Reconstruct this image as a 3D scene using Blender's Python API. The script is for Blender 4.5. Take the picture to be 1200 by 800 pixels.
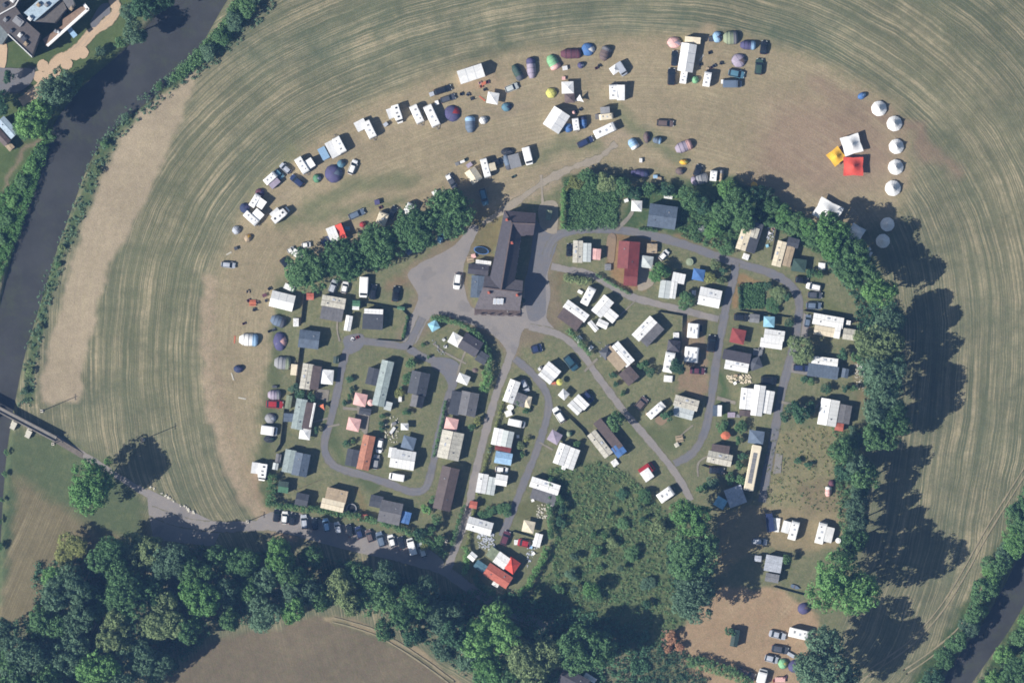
import bpy, math, random
import numpy as np
from mathutils import Vector, Matrix
random.seed(7); RNG = np.random.default_rng(11)
SC = bpy.context.scene
for o in list(bpy.data.objects): bpy.data.objects.remove(o)
S = 0.27                       # metres per photograph pixel on the ground
def P(x, y, z=0.0): return ((x-600)*S, (400-y)*S, z)
# ---------------------------------------------------------------- camera
CAM_H = 2200.0
cd = bpy.data.cameras.new('camera'); cam = bpy.data.objects.new('camera', cd)
SC.collection.objects.link(cam); cam.location = (0, 0, CAM_H); cam.rotation_euler = (0, 0, 0)
cd.sensor_width = 36; cd.lens = 36*CAM_H/(1200*S); cd.clip_start = 10; cd.clip_end = 6000
SC.camera = cam
# ---------------------------------------------------------------- light
SUN_AZ, SUN_EL = math.radians(180+23), math.radians(38)       # direction towards the sun
w = bpy.data.worlds.new('World'); SC.world = w; w.use_nodes = True
wn = w.node_tree; bg = wn.nodes['Background']
sky = wn.nodes.new('ShaderNodeTexSky'); sky.sky_type = 'NISHITA'; sky.sun_disc = False
sky.sun_elevation = SUN_EL; sky.sun_rotation = math.radians(90) - SUN_AZ
wn.links.new(sky.outputs[0], bg.inputs[0]); bg.inputs[1].default_value = 0.06
ld = bpy.data.lights.new('sun', 'SUN'); ld.energy = 5.0; ld.angle = math.radians(0.5); ld.color = (1.0, 0.965, 0.91)
sun = bpy.data.objects.new('sun', ld); SC.collection.objects.link(sun)
sd = Vector((math.cos(SUN_AZ)*math.cos(SUN_EL), math.sin(SUN_AZ)*math.cos(SUN_EL), math.sin(SUN_EL)))
sun.rotation_euler = sd.to_track_quat('Z', 'Y').to_euler(); sun.location = sd*300
SC.view_settings.view_transform = 'Standard'; SC.view_settings.look = 'None'
SC.view_settings.exposure = 0.34; SC.view_settings.gamma = 1
SC.render.engine = 'CYCLES'
SC.cycles.filter_width = 1.7
SC.cycles.volume_bounces = 0
HAZE = 4.3e-5
SC.cycles.max_bounces = 5; SC.cycles.transparent_max_bounces = 4
COL = SC.collection
hz_m = bpy.data.materials.new('haze_air'); hz_m.use_nodes = True; hz_n = hz_m.node_tree; hz_n.nodes.remove(hz_n.nodes['Principled BSDF'])
hv = hz_n.nodes.new('ShaderNodeVolumePrincipled'); hv.inputs['Density'].default_value = HAZE; hv.inputs['Color'].default_value = (.24, .48, 1.0, 1); hz_n.links.new(hv.outputs[0], hz_n.nodes['Material Output'].inputs['Volume'])
hz_e = bpy.data.meshes.new('haze'); hx, z0_, z1_ = 1150, -4.0, CAM_H+15
hz_e.from_pydata([(x, y, z) for z in (z0_, z1_) for x, y in ((-hx,-hx),(hx,-hx),(hx,hx),(-hx,hx))], [], [(3,2,1,0),(4,5,6,7),(0,1,5,4),(1,2,6,5),(2,3,7,6),(3,0,4,7)]); hz_e.materials.append(hz_m)
hz = bpy.data.objects.new('haze', hz_e); COL.objects.link(hz); hz['kind'] = 'stuff'
# ---------------------------------------------------------------- helpers
def lin(c):
    c = c/255.0
    return c/12.92 if c <= 0.04045 else ((c+0.055)/1.055)**2.4
def rgb(t): return (lin(t[0]), lin(t[1]), lin(t[2]), 1)
PAL = dict(W=(246,244,240), C=(232,218,190), G=(150,150,152), D=(84,87,95), K=(38,42,50), N=(52,62,96), B=(80,120,176),
  LB=(160,195,225), T=(92,132,150), P=(84,80,118), LP=(168,156,172), PK=(236,186,178), R=(170,52,54), O=(206,116,84), Y=(212,208,110),
  AM=(246,190,60), GR=(90,140,104), DG=(62,84,74), BR=(112,96,92), TN=(176,156,128), BG=(208,202,186), SB=(108,122,140), TC=(190,104,84),
  MR=(104,62,74), S=(186,190,198), LG=(198,203,200), GG=(164,176,172), RB=(150,70,66), SL=(86,82,90), MG=(128,126,128), RD=(222,86,70), BK=(28,30,34), PB=(150,200,220), WG=(228,227,224), DT=(52,84,98), GY=(150,160,130), LGN=(136,190,140))
MATS = {}
def newmat(name):
    m = bpy.data.materials.new(name); m.use_nodes = True
    return m, m.node_tree, m.node_tree.nodes['Principled BSDF']
def N(nt, t, **kw):
    n = nt.nodes.new(t)
    for k, v in kw.items():
        if k in n.inputs: n.inputs[k].default_value = v
        else: setattr(n, k, v)
    return n
def mat(c, kind='paint'):
    key = (c, kind)
    if key in MATS: return MATS[key]
    col = PAL[c] if isinstance(c, str) else c
    m, nt, b = newmat('%s_%s' % (kind, c if isinstance(c, str) else '%d_%d_%d' % col)); L = nt.links
    base = rgb(col)
    if kind in ('roof', 'tile') and max(col) < 172: base = tuple(v*(.74 if kind == 'roof' else .8) for v in base[:3])+(1,)
    tc = N(nt, 'ShaderNodeTexCoord')
    rough, var, sc = {'paint': (.25, .06, 2.0), 'roof': (.6, .28, .7), 'fabric': (.85, .16, 1.1), 'metal': (.4, .1, 3), 'glass': (.08, .0, 1), 'wood': (.8, .3, 4), 'wall': (.8, .12, 1.5), 'white': (.5, .10, .5), 'tile': (.75, .3, 1.4)}[kind]
    b.inputs['Roughness'].default_value = rough
    if kind == 'paint': b.inputs['Coat Weight'].default_value = .4; b.inputs['Coat Roughness'].default_value = .08
    if kind == 'glass':
        b.inputs['Base Color'].default_value = (.02, .028, .035, 1); b.inputs['Specular IOR Level'].default_value = .8
    else:
        n1 = N(nt, 'ShaderNodeTexNoise', Scale=sc, Detail=5.0, Roughness=.65)
        n2 = N(nt, 'ShaderNodeTexNoise', Scale=sc*6, Detail=3.0)
        oi = N(nt, 'ShaderNodeObjectInfo')
        add = N(nt, 'ShaderNodeVectorMath', operation='ADD')
        L.new(tc.outputs['Object'], add.inputs[0]); L.new(oi.outputs['Location'], add.inputs[1])
        L.new(add.outputs[0], n1.inputs['Vector']); L.new(add.outputs[0], n2.inputs['Vector'])
        mm = N(nt, 'ShaderNodeMath', operation='ADD'); L.new(n1.outputs[0], mm.inputs[0]); L.new(n2.outputs[0], mm.inputs[1])
        mr = N(nt, 'ShaderNodeMapRange'); mr.inputs[1].default_value = .65; mr.inputs[2].default_value = 1.35
        mr.inputs[3].default_value = 1-var*1.6; mr.inputs[4].default_value = 1+var*.7
        L.new(mm.outputs[0], mr.inputs[0])
        mx = N(nt, 'ShaderNodeVectorMath', operation='SCALE'); mx.inputs[0].default_value = base[:3]
        L.new(mr.outputs[0], mx.inputs['Scale']); L.new(mx.outputs[0], b.inputs['Base Color'])
    MATS[key] = m; return m
class MB:
    def __init__(s): s.v = []; s.f = []
    def add(s, vs, fs):
        k = len(s.v); s.v += [tuple(v) for v in vs]; s.f += [tuple(i+k for i in f) for f in fs]; return s
    def box(s, c, d, rz=0, top=None):
        hx, hy, hz = d[0]/2, d[1]/2, d[2]/2; tx, ty = (top if top else (1, 1))
        vs = [(-hx,-hy,-hz),(hx,-hy,-hz),(hx,hy,-hz),(-hx,hy,-hz),(-hx*tx,-hy*ty,hz),(hx*tx,-hy*ty,hz),(hx*tx,hy*ty,hz),(-hx*tx,hy*ty,hz)]
        ca, sa = math.cos(rz), math.sin(rz)
        vs = [(c[0]+x*ca-y*sa, c[1]+x*sa+y*ca, c[2]+z) for x, y, z in vs]
        return s.add(vs, [(0,3,2,1),(4,5,6,7),(0,1,5,4),(1,2,6,5),(2,3,7,6),(3,0,4,7)])
    def bar(s, a, b, t, t2=None):
        a, b = Vector(a), Vector(b); d = (b-a).normalized(); u = d.cross(Vector((0,0,1)))
        if u.length < 1e-3: u = Vector((1,0,0))
        u.normalize(); v = d.cross(u); t2 = t2 or t
        vs = [a+u*i*t/2+v*j*t2/2 for i, j in ((-1,-1),(1,-1),(1,1),(-1,1))] + [b+u*i*t/2+v*j*t2/2 for i, j in ((-1,-1),(1,-1),(1,1),(-1,1))]
        return s.add(vs, [(0,3,2,1),(4,5,6,7),(0,1,5,4),(1,2,6,5),(2,3,7,6),(3,0,4,7)])
    def prism(s, poly, z0, z1, bottom=True):
        n = len(poly); a = sum(poly[i][0]*poly[(i+1)%n][1]-poly[(i+1)%n][0]*poly[i][1] for i in range(n))
        if a < 0: poly = poly[::-1]
        vs = [(x, y, z0) for x, y in poly]+[(x, y, z1) for x, y in poly]
        fs = [tuple(range(n, 2*n))]+[(i, (i+1)%n, n+(i+1)%n, n+i) for i in range(n)]
        if bottom: fs.append(tuple(range(n-1, -1, -1)))
        return s.add(vs, fs)
    def loft(s, rings, caps=True):
        n = len(rings[0]); vs = [p for r in rings for p in r]; fs = []
        for k in range(len(rings)-1):
            for i in range(n):
                j = (i+1) % n; fs.append((k*n+i, k*n+j, (k+1)*n+j, (k+1)*n+i))
        if caps: fs.append(tuple(range(n-1, -1, -1))); fs.append(tuple((len(rings)-1)*n+i for i in range(n)))
        return s.add(vs, fs)
    def cyl(s, a, b, r0, r1=None, n=10):
        a, b = Vector(a), Vector(b); r1 = r0 if r1 is None else r1; d = (b-a).normalized()
        u = d.orthogonal().normalized(); v = d.cross(u)
        ring = lambda c, r: [tuple(c+(u*math.cos(2*math.pi*i/n)+v*math.sin(2*math.pi*i/n))*r) for i in range(n)]
        return s.loft([ring(a, r0), ring(b, max(r1, .001))])
    def mesh(s, name, smooth=False):
        me = bpy.data.meshes.new(name); me.from_pydata(s.v, [], s.f)
        if smooth: me.shade_smooth()
        me.update(); return me
def mobj(name, me, m, parent=None, loc=None, rz=0):
    o = bpy.data.objects.new(name, me); COL.objects.link(o)
    if m:
        if len(me.materials) == 0: me.materials.append(m)
        if me.materials[0] != m: o.material_slots[0].link = 'OBJECT'; o.material_slots[0].material = m
    if parent: o.parent = parent
    if loc: o.location = loc
    if rz: o.rotation_euler = (0, 0, rz)
    return o
def tag(o, label=None, cat=None, group=None, kind=None):
    if label: o['label'] = label
    if cat: o['category'] = cat
    if group: o['group'] = group
    if kind: o['kind'] = kind
    return o
def empty(name, loc, rz=0, sc=None):
    o = bpy.data.objects.new(name, None); COL.objects.link(o); o.location = loc; o.rotation_euler = (0, 0, rz)
    o.empty_display_size = .3
    if sc: o.scale = sc
    return o
def inside(px, py, poly):
    r = np.zeros(px.shape, bool); n = len(poly); j = n-1
    for i in range(n):
        xi, yi = poly[i]; xj, yj = poly[j]
        c = ((yi > py) != (yj > py)) & (px < (xj-xi)*(py-yi)/((yj-yi) or 1e-9)+xi); r ^= c; j = i
    return r
def dist_line(px, py, pts, closed=False):
    pts = list(pts)+([pts[0]] if closed else [])
    best = np.full(px.shape, 1e9); arc = np.zeros(px.shape); s0 = 0.
    for (x0, y0), (x1, y1) in zip(pts[:-1], pts[1:]):
        dx, dy = x1-x0, y1-y0; l2 = dx*dx+dy*dy or 1e-9; l = math.sqrt(l2)
        t = np.clip(((px-x0)*dx+(py-y0)*dy)/l2, 0, 1)
        d = np.hypot(px-x0-t*dx, py-y0-t*dy); m = d < best
        best = np.where(m, d, best); arc = np.where(m, s0+t*l, arc); s0 += l
    return best, arc
def spline(pts, n=6, closed=False):
    out = []; m = len(pts); rng = range(m if closed else m-1)
    g = (lambda i: pts[i % m]) if closed else (lambda i: pts[min(max(i, 0), m-1)])
    for i in rng:
        p0, p1, p2, p3 = g(i-1), g(i), g(i+1), g(i+2)
        for k in range(n):
            t = k/n
            out.append(tuple(.5*((2*p1[a])+(-p0[a]+p2[a])*t+(2*p0[a]-5*p1[a]+4*p2[a]-p3[a])*t*t+(-p0[a]+3*p1[a]-3*p2[a]+p3[a])*t**3) for a in range(2)))
    if not closed: out.append(tuple(pts[-1]))
    return out
# ---------------------------------------------------------------- ground
CAMP_OUT = [(305,608),(268,545),(250,480),(243,400),(249,330),(272,270),(308,212),(360,166),(430,118),(510,88),(600,58),(700,45),(800,38),(880,44),(950,66),(1010,95),(1052,120),(1070,165),(1066,215),(1052,262),(1030,330),(1035,420),(1030,520),(1010,600),(1000,700),(960,800),(800,820),(640,700),(480,655)]
DRY = [(308,612),(268,545),(250,480),(243,400),(249,330),(272,270),(308,212),(360,166),(430,118),(510,88),(600,58),(700,45),(800,38),(880,44),(950,66),(1010,95),(1052,120),(1070,165),(1068,220),(1045,262),(960,268),(850,215),(700,196),(640,225),(570,255),(420,310),(345,330),(325,360),(318,420),(305,480),(300,540),(318,600)]
GUIDE = spline([(345,640),(290,520),(280,400),(300,300),(370,215),(480,160),(600,125),(720,110),(840,120),(950,165),(1035,240),(1070,340),(1070,450),(1055,560),(1030,680),(960,800),(700,950),(420,850)], 6, True)
RIVER = spline([(290,-80),(238,-10),(205,40),(165,85),(118,125),(84,170),(62,230),(42,290),(25,350),(8,410),(-4,470),(-16,540),(-24,640),(-30,760),(-40,900)], 5)
RIVW = lambda y: -3.5+np.interp(y, [-80, 0, 60, 130, 200, 300, 400, 480, 560, 900], [28, 32, 36, 34, 30, 27, 25, 24, 26, 30])
RIVER2 = spline([(1290,500),(1235,600),(1205,665),(1175,722),(1143,768),(1118,805),(1060,900)], 5)
nx = np.concatenate([[-3000,-2000,-1200,-700,-450,-320], np.arange(-260, 1462, 2.4), [1520,1650,1900,2400,3200,4200]])
ny = np.concatenate([[-3000,-2000,-1200,-700,-450,-320,-240], np.arange(-200, 1002, 2.4), [1060,1150,1300,1600,2200,3200,4200]])
GX, GY = np.meshgrid(nx, ny); gx, gy = GX.ravel(), GY.ravel()
warp = lambda a, f, ph: a*(np.sin(gx*f+ph+1.7*np.sin(gy*f*.7))+np.sin(gy*f*1.3+ph*2+1.3*np.sin(gx*f*.9)))
wx, wy = gx+warp(1.6, .11, 1)+warp(.9, .31, 2), gy+warp(1.6, .12, 4)+warp(.9, .29, 5)
def soft(poly, edge=5, closed=True):
    d, _ = dist_line(wx, wy, poly, True); sd = np.where(inside(wx, wy, poly), d, -d)
    return np.clip(.5+sd/(2*edge), 0, 1)
def softline(pts, w, edge=4):
    d, _ = dist_line(wx, wy, pts); return np.clip(.5+(w/2-d)/(2*edge), 0, 1)
c3 = lambda *t: np.array([lin(v) for v in t])*.82
gcol = np.tile(c3(105,109,85), (len(gx), 1)); streak = np.ones(len(gx)); tuft = np.full(len(gx), .25)
def paint(m, c, st=None, tf=None):
    global gcol, streak, tuft
    gcol = gcol*(1-m[:, None])+np.array(c)*m[:, None]
    if st is not None: streak = streak*(1-m)+st*m
    if tf is not None: tuft = tuft*(1-m)+tf*m
# field variation: greener outer ring at the top, tan near the camp
paint(softline([(300,60),(420,55),(560,25),(700,20),(820,35),(960,40)], 50, 25), c3(96,106,84))
paint(softline([(1080,60),(1150,150),(1190,300)], 60, 40), c3(114,114,88))
paint(soft([(180,200),(250,150),(240,300),(235,500),(150,470),(110,400)], 25), c3(110,113,86))
paint(soft([(236,84),(206,150),(172,235),(126,320),(104,400),(92,470),(62,476),(44,466),(60,400),(78,330),(100,260),(122,200),(150,145),(190,102)], 3), c3(178,161,136), .7, .15)
paint(soft([(-300,500),(60,510),(165,585),(180,625),(100,660),(60,700),(40,730),(-300,760)], 3), c3(122,112,86), .45, .15)
paint(soft([(10,500),(60,508),(120,540),(172,585),(170,630),(120,625),(20,560),(0,620),(-20,600)], 8), c3(92,104,74), .1, .4)
paint(softline([(0,520),(10,600),(-5,700)], 16, 5), c3(80,98,70), .1, .5)
paint(soft([(200,792),(262,744),(330,735),(380,720),(440,735),(500,768),(545,802),(520,1000),(150,1000)], 2.5), c3(124,110,92), .12, .35)
paint(softline([(380,724),(440,738),(500,772),(545,806)], 8, 2), c3(158,142,114), .1, .1)
paint(softline([(388,728),(440,744),(494,776),(530,800)], 3, 2), c3(112,112,84), .1, .1)
paint(soft(CAMP_OUT, 4), c3(124,123,93), .2, .85)
paint(soft(DRY, 9), c3(163,147,118), .75, .3)
# trodden and greener parts of the dry strip
tracks = [([(246,330),(244,400),(250,480),(272,550),(300,600)], 16, (178,158,132)), ([(300,560),(322,620),(360,625)], 14, (170,146,122)),
  ([(560,250),(610,232),(650,208),(690,190),(722,160),(760,150)], 10, (172,154,130)), ([(330,230),(420,165),(520,140),(620,125)], 10, (164,148,122)), ([(320,320),(400,230),(470,215),(520,205)], 8, (158,144,114)),
  ([(540,100),(570,95),(590,110)], 20, (180,158,128)), ([(830,40),(835,80),(845,85)], 26, (172,154,124)), ([(250,420),(270,500),(290,560)], 10, (165,146,120))]
for pts, w_, c in tracks: paint(softline(spline(pts, 5), w_, 4), c3(*c), .3)
for pts, w_ in [([(360,245),(420,215),(480,210)], 16), ([(620,190),(660,168),(700,172)], 14), ([(330,260),(400,250),(470,235)], 12), ([(720,130),(745,150),(800,185)], 16), ([(345,175),(300,225)], 10), ([(318,440),(315,520),(318,580)], 10), ([(325,330),(400,318)], 8)]:
    paint(softline(pts, w_, 6), c3(126,126,94), .3, .4)
paint(soft([(880,205),(960,230),(1050,210),(1050,150),(1000,120),(900,120)], 20), c3(158,136,114), .35, .1)
paint(softline([(955,95),(1010,130),(1075,150),(1085,185)], 14, 7), c3(150,128,108), .35, .1)
paint(softline([(1080,165),(1120,200)], 12, 8), c3(146,126,106), .3, .1)
# lower right parking field, verges, gardens
paint(soft([(838,690),(905,688),(945,705),(962,735),(955,800),(920,830),(820,812),(790,768),(785,742),(800,735),(820,712)], 3), c3(174,146,116), .35, .25)
paint(soft([(835,640),(845,600),(900,590),(985,595),(995,640),(930,650),(900,640),(860,660),(840,675)], 4), c3(156,140,108), 0, .3)
paint(soft([(893,505),(985,495),(998,525),(990,560),(997,600),(940,598),(900,590)], 3), c3(150,140,106), 0, .6)
paint(soft([(935,565),(995,560),(990,600),(940,605)], 4), c3(140,126,98), 0, .4)
paint(softline([(908,505),(895,590)], 7, 3), c3(140,128,100), 0, .3)
paint(soft([(643,550),(700,540),(735,553),(770,590),(800,620),(812,720),(770,760),(700,740),(620,705),(650,640)], 4), c3(98,110,74), 0, .9)
paint(soft([(660,206),(728,208),(725,268),(662,270)], 2), c3(60,84,52), 0, .8)
paint(soft([(735,220),(860,205),(955,265),(965,300),(905,262),(880,262),(855,295),(790,275),(730,270)], 3), c3(74,96,60), 0, .7)
paint(soft([(869,332),(895,330),(897,362),(866,362)], 1), c3(48,74,50), 0, .8)
paint(soft([(858,318),(898,330),(895,336),(872,330),(866,362),(858,362)], 2), c3(156,128,92), 0, .3)
paint(soft([(792,460),(800,432),(808,430),(830,420),(828,465),(800,465)], 2), c3(158,134,110), 0, .4)
paint(soft([(800,375),(828,372),(828,425),(800,430)], 2), c3(150,130,106), 0, .4)
paint(softline([(795,276),(845,287)], 7, 3), c3(140,116,88), 0, .4)
paint(soft([(718,275),(772,278),(770,305),(756,340),(725,335),(712,320)], 2), c3(150,122,88), 0, .3)
paint(softline([(563,248),(548,300),(578,262)], 16, 4), c3(140,124,92), 0, .3)
paint(soft([(560,248),(592,250),(575,325),(548,300)], 3), c3(130,118,84), 0, .4)
paint(softline([(540,280),(500,310),(460,335)], 12, 5), c3(140,120,96), 0, .3)
paint(softline([(655,318),(648,370)], 8, 3), c3(128,112,84), 0, .4)
paint(softline([(330,340),(322,430),(312,520),(312,590)], 14, 4), c3(104,110,78), 0, .4)
for (x, y, r, c) in [(600,395,1,(0,0,0))][:0]: pass
for pts, w_, c in [([(560,600),(585,560)], 8, (100,108,72)), ([(740,500),(790,520),(800,470)], 20, (104,110,76)), ([(845,440),(850,500)], 10, (88,108,68)), ([(940,310),(985,380)], 16, (108,112,76)), ([(1000,420),(1010,470)], 8, (140,124,92)), ([(385,490),(400,540),(440,570)], 14, (96,106,74)), ([(420,575),(425,600)], 6, (140,122,86)), ([(636,590),(612,600)], 20, (108,108,74))]:
    paint(softline(pts, w_, 4), c3(*c), 0, .4)
YARD = [(474,320),(505,296),(530,285),(552,290),(546,318),(552,345),(560,360),(585,366),(610,362),(612,335),(620,300),(624,262),(655,262),(656,300),(650,325),(655,352),(662,385),(640,398),(612,410),(600,432),(585,408),(570,392),(545,384),(512,374),(503,384),(494,402),(478,412),(464,398),(476,370),(484,345)]
paint(soft(YARD, 5), c3(140,126,104), 0, .3)
# upper left grounds
paint(soft([(-260,-200),(190,-200),(170,20),(150,50),(115,95),(60,165),(45,200),(30,260),(0,320),(-260,330)], 3), c3(88,104,64), 0, .4)
paint(soft([(-50,100),(25,92),(32,80),(45,78),(25,112),(-50,112)], 2), c3(96,94,100), 0, .1)
paint(softline([(50,165),(25,175),(12,205),(2,240)], 5, 2), c3(140,124,104), 0, .2)
# green edges along the rivers
LB_ = spline([(320,-20),(290,10),(255,58),(205,93),(155,132),(122,176),(98,235),(74,292),(55,345),(40,405),(32,465)], 4)
paint(softline(LB_, 12, 3), c3(80,100,68), 0, .8)
RB_ = spline([(1215,590),(1180,650),(1150,700),(1115,750),(1085,795),(1060,840)], 4)
paint(softline(RB_, 26, 4), c3(62,84,50), 0, .8)
paint(soft([(1190,720),(1300,600),(1300,900),(1120,900),(1150,800)], 3), c3(62,84,50), 0, .8)
# heights: gentle unevenness and the two river beds
dr, ar = dist_line(gx, gy, RIVER); hw = RIVW(gy)
dr2, _ = dist_line(gx, gy, RIVER2)
bed = np.clip((hw+5-dr)/8, 0, 1); bed2 = np.clip((15+5-dr2)/8, 0, 1); bed = np.maximum(bed, bed2)
gz = -2.2*bed*bed*(3-2*bed)
gcol = gcol*(1-bed[:, None]*.9)+c3(70,76,54)*bed[:, None]*.9; streak *= (1-bed)
# streak coordinates: swaths follow the camp outline; two fields run straight
du, dv = dist_line(gx, gy, GUIDE, True); du = np.where(inside(gx, gy, GUIDE), -du, du)
U, V = du*S, dv*S
sw = ((gx < 200) & (gy > 508+gx*.42)); a = math.radians(66)
U = np.where(sw, (gx*math.sin(a)+gy*math.cos(a))*S*1.4, U); V = np.where(sw, (gx*math.cos(a)-gy*math.sin(a))*S, V)
me = bpy.data.meshes.new('ground')
nX, nY = len(nx), len(ny); idx = np.arange(nX*nY).reshape(nY, nX)
quads = np.stack([idx[:-1, :-1], idx[1:, :-1], idx[1:, 1:], idx[:-1, 1:]], -1).reshape(-1, 4)
co = np.stack([(gx-600)*S, (400-gy)*S, gz], -1)
def fill(me, co, quads, k=4):
    me.vertices.add(len(co)); me.vertices.foreach_set('co', np.ascontiguousarray(co, dtype=np.float32).ravel())
    me.loops.add(quads.size); me.loops.foreach_set('vertex_index', np.ascontiguousarray(quads, dtype=np.int32).ravel())
    me.polygons.add(len(quads)); me.polygons.foreach_set('loop_start', np.arange(0, quads.size, k, dtype=np.int32))
    me.polygons.foreach_set('loop_total', np.full(len(quads), k, dtype=np.int32)); me.update(calc_edges=True)
fill(me, co, quads)
me.attributes.new('gcol', 'FLOAT_COLOR', 'POINT').data.foreach_set('color', np.hstack([gcol, np.ones((len(gcol), 1))]).astype(np.float32).ravel())
me.attributes.new('gmask', 'FLOAT_VECTOR', 'POINT').data.foreach_set('vector', np.stack([streak, tuft, streak*0], -1).astype(np.float32).ravel())
me.attributes.new('swath', 'FLOAT_VECTOR', 'POINT').data.foreach_set('vector', np.stack([U, V, U*0], -1).astype(np.float32).ravel())
gm, nt, b = newmat('ground_grass'); L = nt.links
b.inputs['Roughness'].default_value = .95; b.inputs['Specular IOR Level'].default_value = .1
ac = N(nt, 'ShaderNodeAttribute', attribute_name='gcol'); am = N(nt, 'ShaderNodeAttribute', attribute_name='gmask'); au = N(nt, 'ShaderNodeAttribute', attribute_name='swath')
sm = N(nt, 'ShaderNodeSeparateXYZ'); L.new(am.outputs['Vector'], sm.inputs[0])
geo = N(nt, 'ShaderNodeNewGeometry')
def noise(vec, scale, det=4, rough=.6, sx=None):
    n = N(nt, 'ShaderNodeTexNoise', Scale=scale, Detail=float(det), Roughness=rough)
    if sx:
        mp = N(nt, 'ShaderNodeVectorMath', operation='MULTIPLY'); mp.inputs[1].default_value = sx; L.new(vec, mp.inputs[0]); vec = mp.outputs[0]
    L.new(vec, n.inputs['Vector']); return n.outputs[0]
def mr(x, a, b_, c, d, cl=True):
    m = N(nt, 'ShaderNodeMapRange'); m.clamp = cl; L.new(x, m.inputs[0])
    for i, v in enumerate((a, b_, c, d)): m.inputs[i+1].default_value = v
    return m.outputs[0]
def math_(op, a, b_):
    m = N(nt, 'ShaderNodeMath', operation=op)
    for i, v in enumerate((a, b_)):
        if isinstance(v, (int, float)): m.inputs[i].default_value = v
        else: L.new(v, m.inputs[i])
    return m.outputs[0]
# distort the swath coordinate a little, then stretch noise along it
wob = mr(noise(geo.outputs['Position'], .05, 3), 0, 1, -1.2, 1.2)
wv = N(nt, 'ShaderNodeCombineXYZ'); L.new(wob, wv.inputs[0])
av = N(nt, 'ShaderNodeVectorMath', operation='ADD'); L.new(au.outputs['Vector'], av.inputs[0]); L.new(wv.outputs[0], av.inputs[1])
SV = av.outputs[0]
s1 = mr(noise(SV, 1, 3, .7, (.42, .008, 1)), .47, .66, 0, 1); s2 = mr(noise(SV, 1, 2, .6, (2.1, .022, 1)), .46, .64, 0, 1); s3 = mr(noise(SV, 1, 2, .5, (.11, .006, 1)), .4, .65, 0, 1)
st = math_('ADD', math_('MULTIPLY', s1, .28), math_('ADD', math_('MULTIPLY', s2, .6), math_('MULTIPLY', s3, .15)))
brk = mr(noise(geo.outputs['Position'], .09, 4, .7), .32, .66, .15, 1.35)
st = math_('MULTIPLY', math_('MULTIPLY', st, brk), sm.outputs[0])
mx = N(nt, 'ShaderNodeMix', data_type='RGBA'); L.new(st, mx.inputs[0]); L.new(ac.outputs['Color'], mx.inputs[6]); mx.inputs[7].default_value = rgb((172,158,128))
# large, medium and fine mottling
m1 = mr(noise(geo.outputs['Position'], .035, 4, .6), .3, .7, .86, 1.14); m2 = mr(noise(geo.outputs['Position'], .35, 4, .7), .3, .7, .88, 1.12); m3 = mr(noise(geo.outputs['Position'], 2.2, 3, .7), .3, .7, .86, 1.14)
mm = math_('MULTIPLY', math_('MULTIPLY', m1, m2), m3)
sc_ = N(nt, 'ShaderNodeVectorMath', operation='SCALE'); L.new(mx.outputs[2], sc_.inputs[0]); L.new(mm, sc_.inputs['Scale'])
# tufts: patches of greener / yellower grass
tn = mr(noise(geo.outputs['Position'], .8, 5, .75), .42, .68, 0, 1); tfac = math_('MULTIPLY', tn, sm.outputs[1])
mx2 = N(nt, 'ShaderNodeMix', data_type='RGBA'); L.new(tfac, mx2.inputs[0]); L.new(sc_.outputs[0], mx2.inputs[6]); mx2.inputs[7].default_value = rgb((90,102,68))
tn2 = mr(noise(geo.outputs['Position'], .28, 5, .8), .5, .72, 0, .55); tf2 = math_('MULTIPLY', tn2, sm.outputs[1])
mx3 = N(nt, 'ShaderNodeMix', data_type='RGBA'); L.new(tf2, mx3.inputs[0]); L.new(mx2.outputs[2], mx3.inputs[6]); mx3.inputs[7].default_value = rgb((142,134,94))
L.new(mx3.outputs[2], b.inputs['Base Color'])
bp = N(nt, 'ShaderNodeBump', Strength=.5, Distance=.25); L.new(noise(geo.outputs['Position'], 1.6, 5, .7), bp.inputs['Height']); L.new(bp.outputs[0], b.inputs['Normal'])
tag(mobj('ground', me, gm), kind='structure')
# water
def ribbon(pts, wfun, z):
    vs, fs = [], []
    for i, (x, y) in enumerate(pts):
        x0, y0 = pts[max(i-1, 0)]; x1, y1 = pts[min(i+1, len(pts)-1)]
        d = math.hypot(x1-x0, y1-y0) or 1; nx_, ny_ = -(y1-y0)/d, (x1-x0)/d; w_ = wfun(i, x, y)
        vs += [P(x+nx_*w_, y+ny_*w_, z), P(x-nx_*w_, y-ny_*w_, z)]
        if i: fs.append((2*i-2, 2*i-1, 2*i+1, 2*i))
    return vs, fs
wm, nt, b = newmat('river_water'); L = nt.links
b.inputs['Base Color'].default_value = rgb((66,66,66)); b.inputs['Roughness'].default_value = .12; b.inputs['IOR'].default_value = 1.33
geo = N(nt, 'ShaderNodeNewGeometry')
bp = N(nt, 'ShaderNodeBump', Strength=.35, Distance=.15); L.new(noise(geo.outputs['Position'], .9, 5, .65), bp.inputs['Height']); L.new(bp.outputs[0], b.inputs['Normal'])
cr = mr(noise(geo.outputs['Position'], .07, 5, .7), .3, .7, .8, 1.25)
scn = N(nt, 'ShaderNodeVectorMath', operation='SCALE'); scn.inputs[0].default_value = rgb((66,66,66))[:3]; L.new(cr, scn.inputs['Scale'])
wm_ = N(nt, 'ShaderNodeMix', data_type='RGBA'); L.new(mr(noise(geo.outputs['Position'], .16, 5, .8), .5, .72, 0, .5), wm_.inputs[0]); L.new(scn.outputs[0], wm_.inputs[6]); wm_.inputs[7].default_value = rgb((78,84,62)); L.new(wm_.outputs[2], b.inputs['Base Color'])
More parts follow.
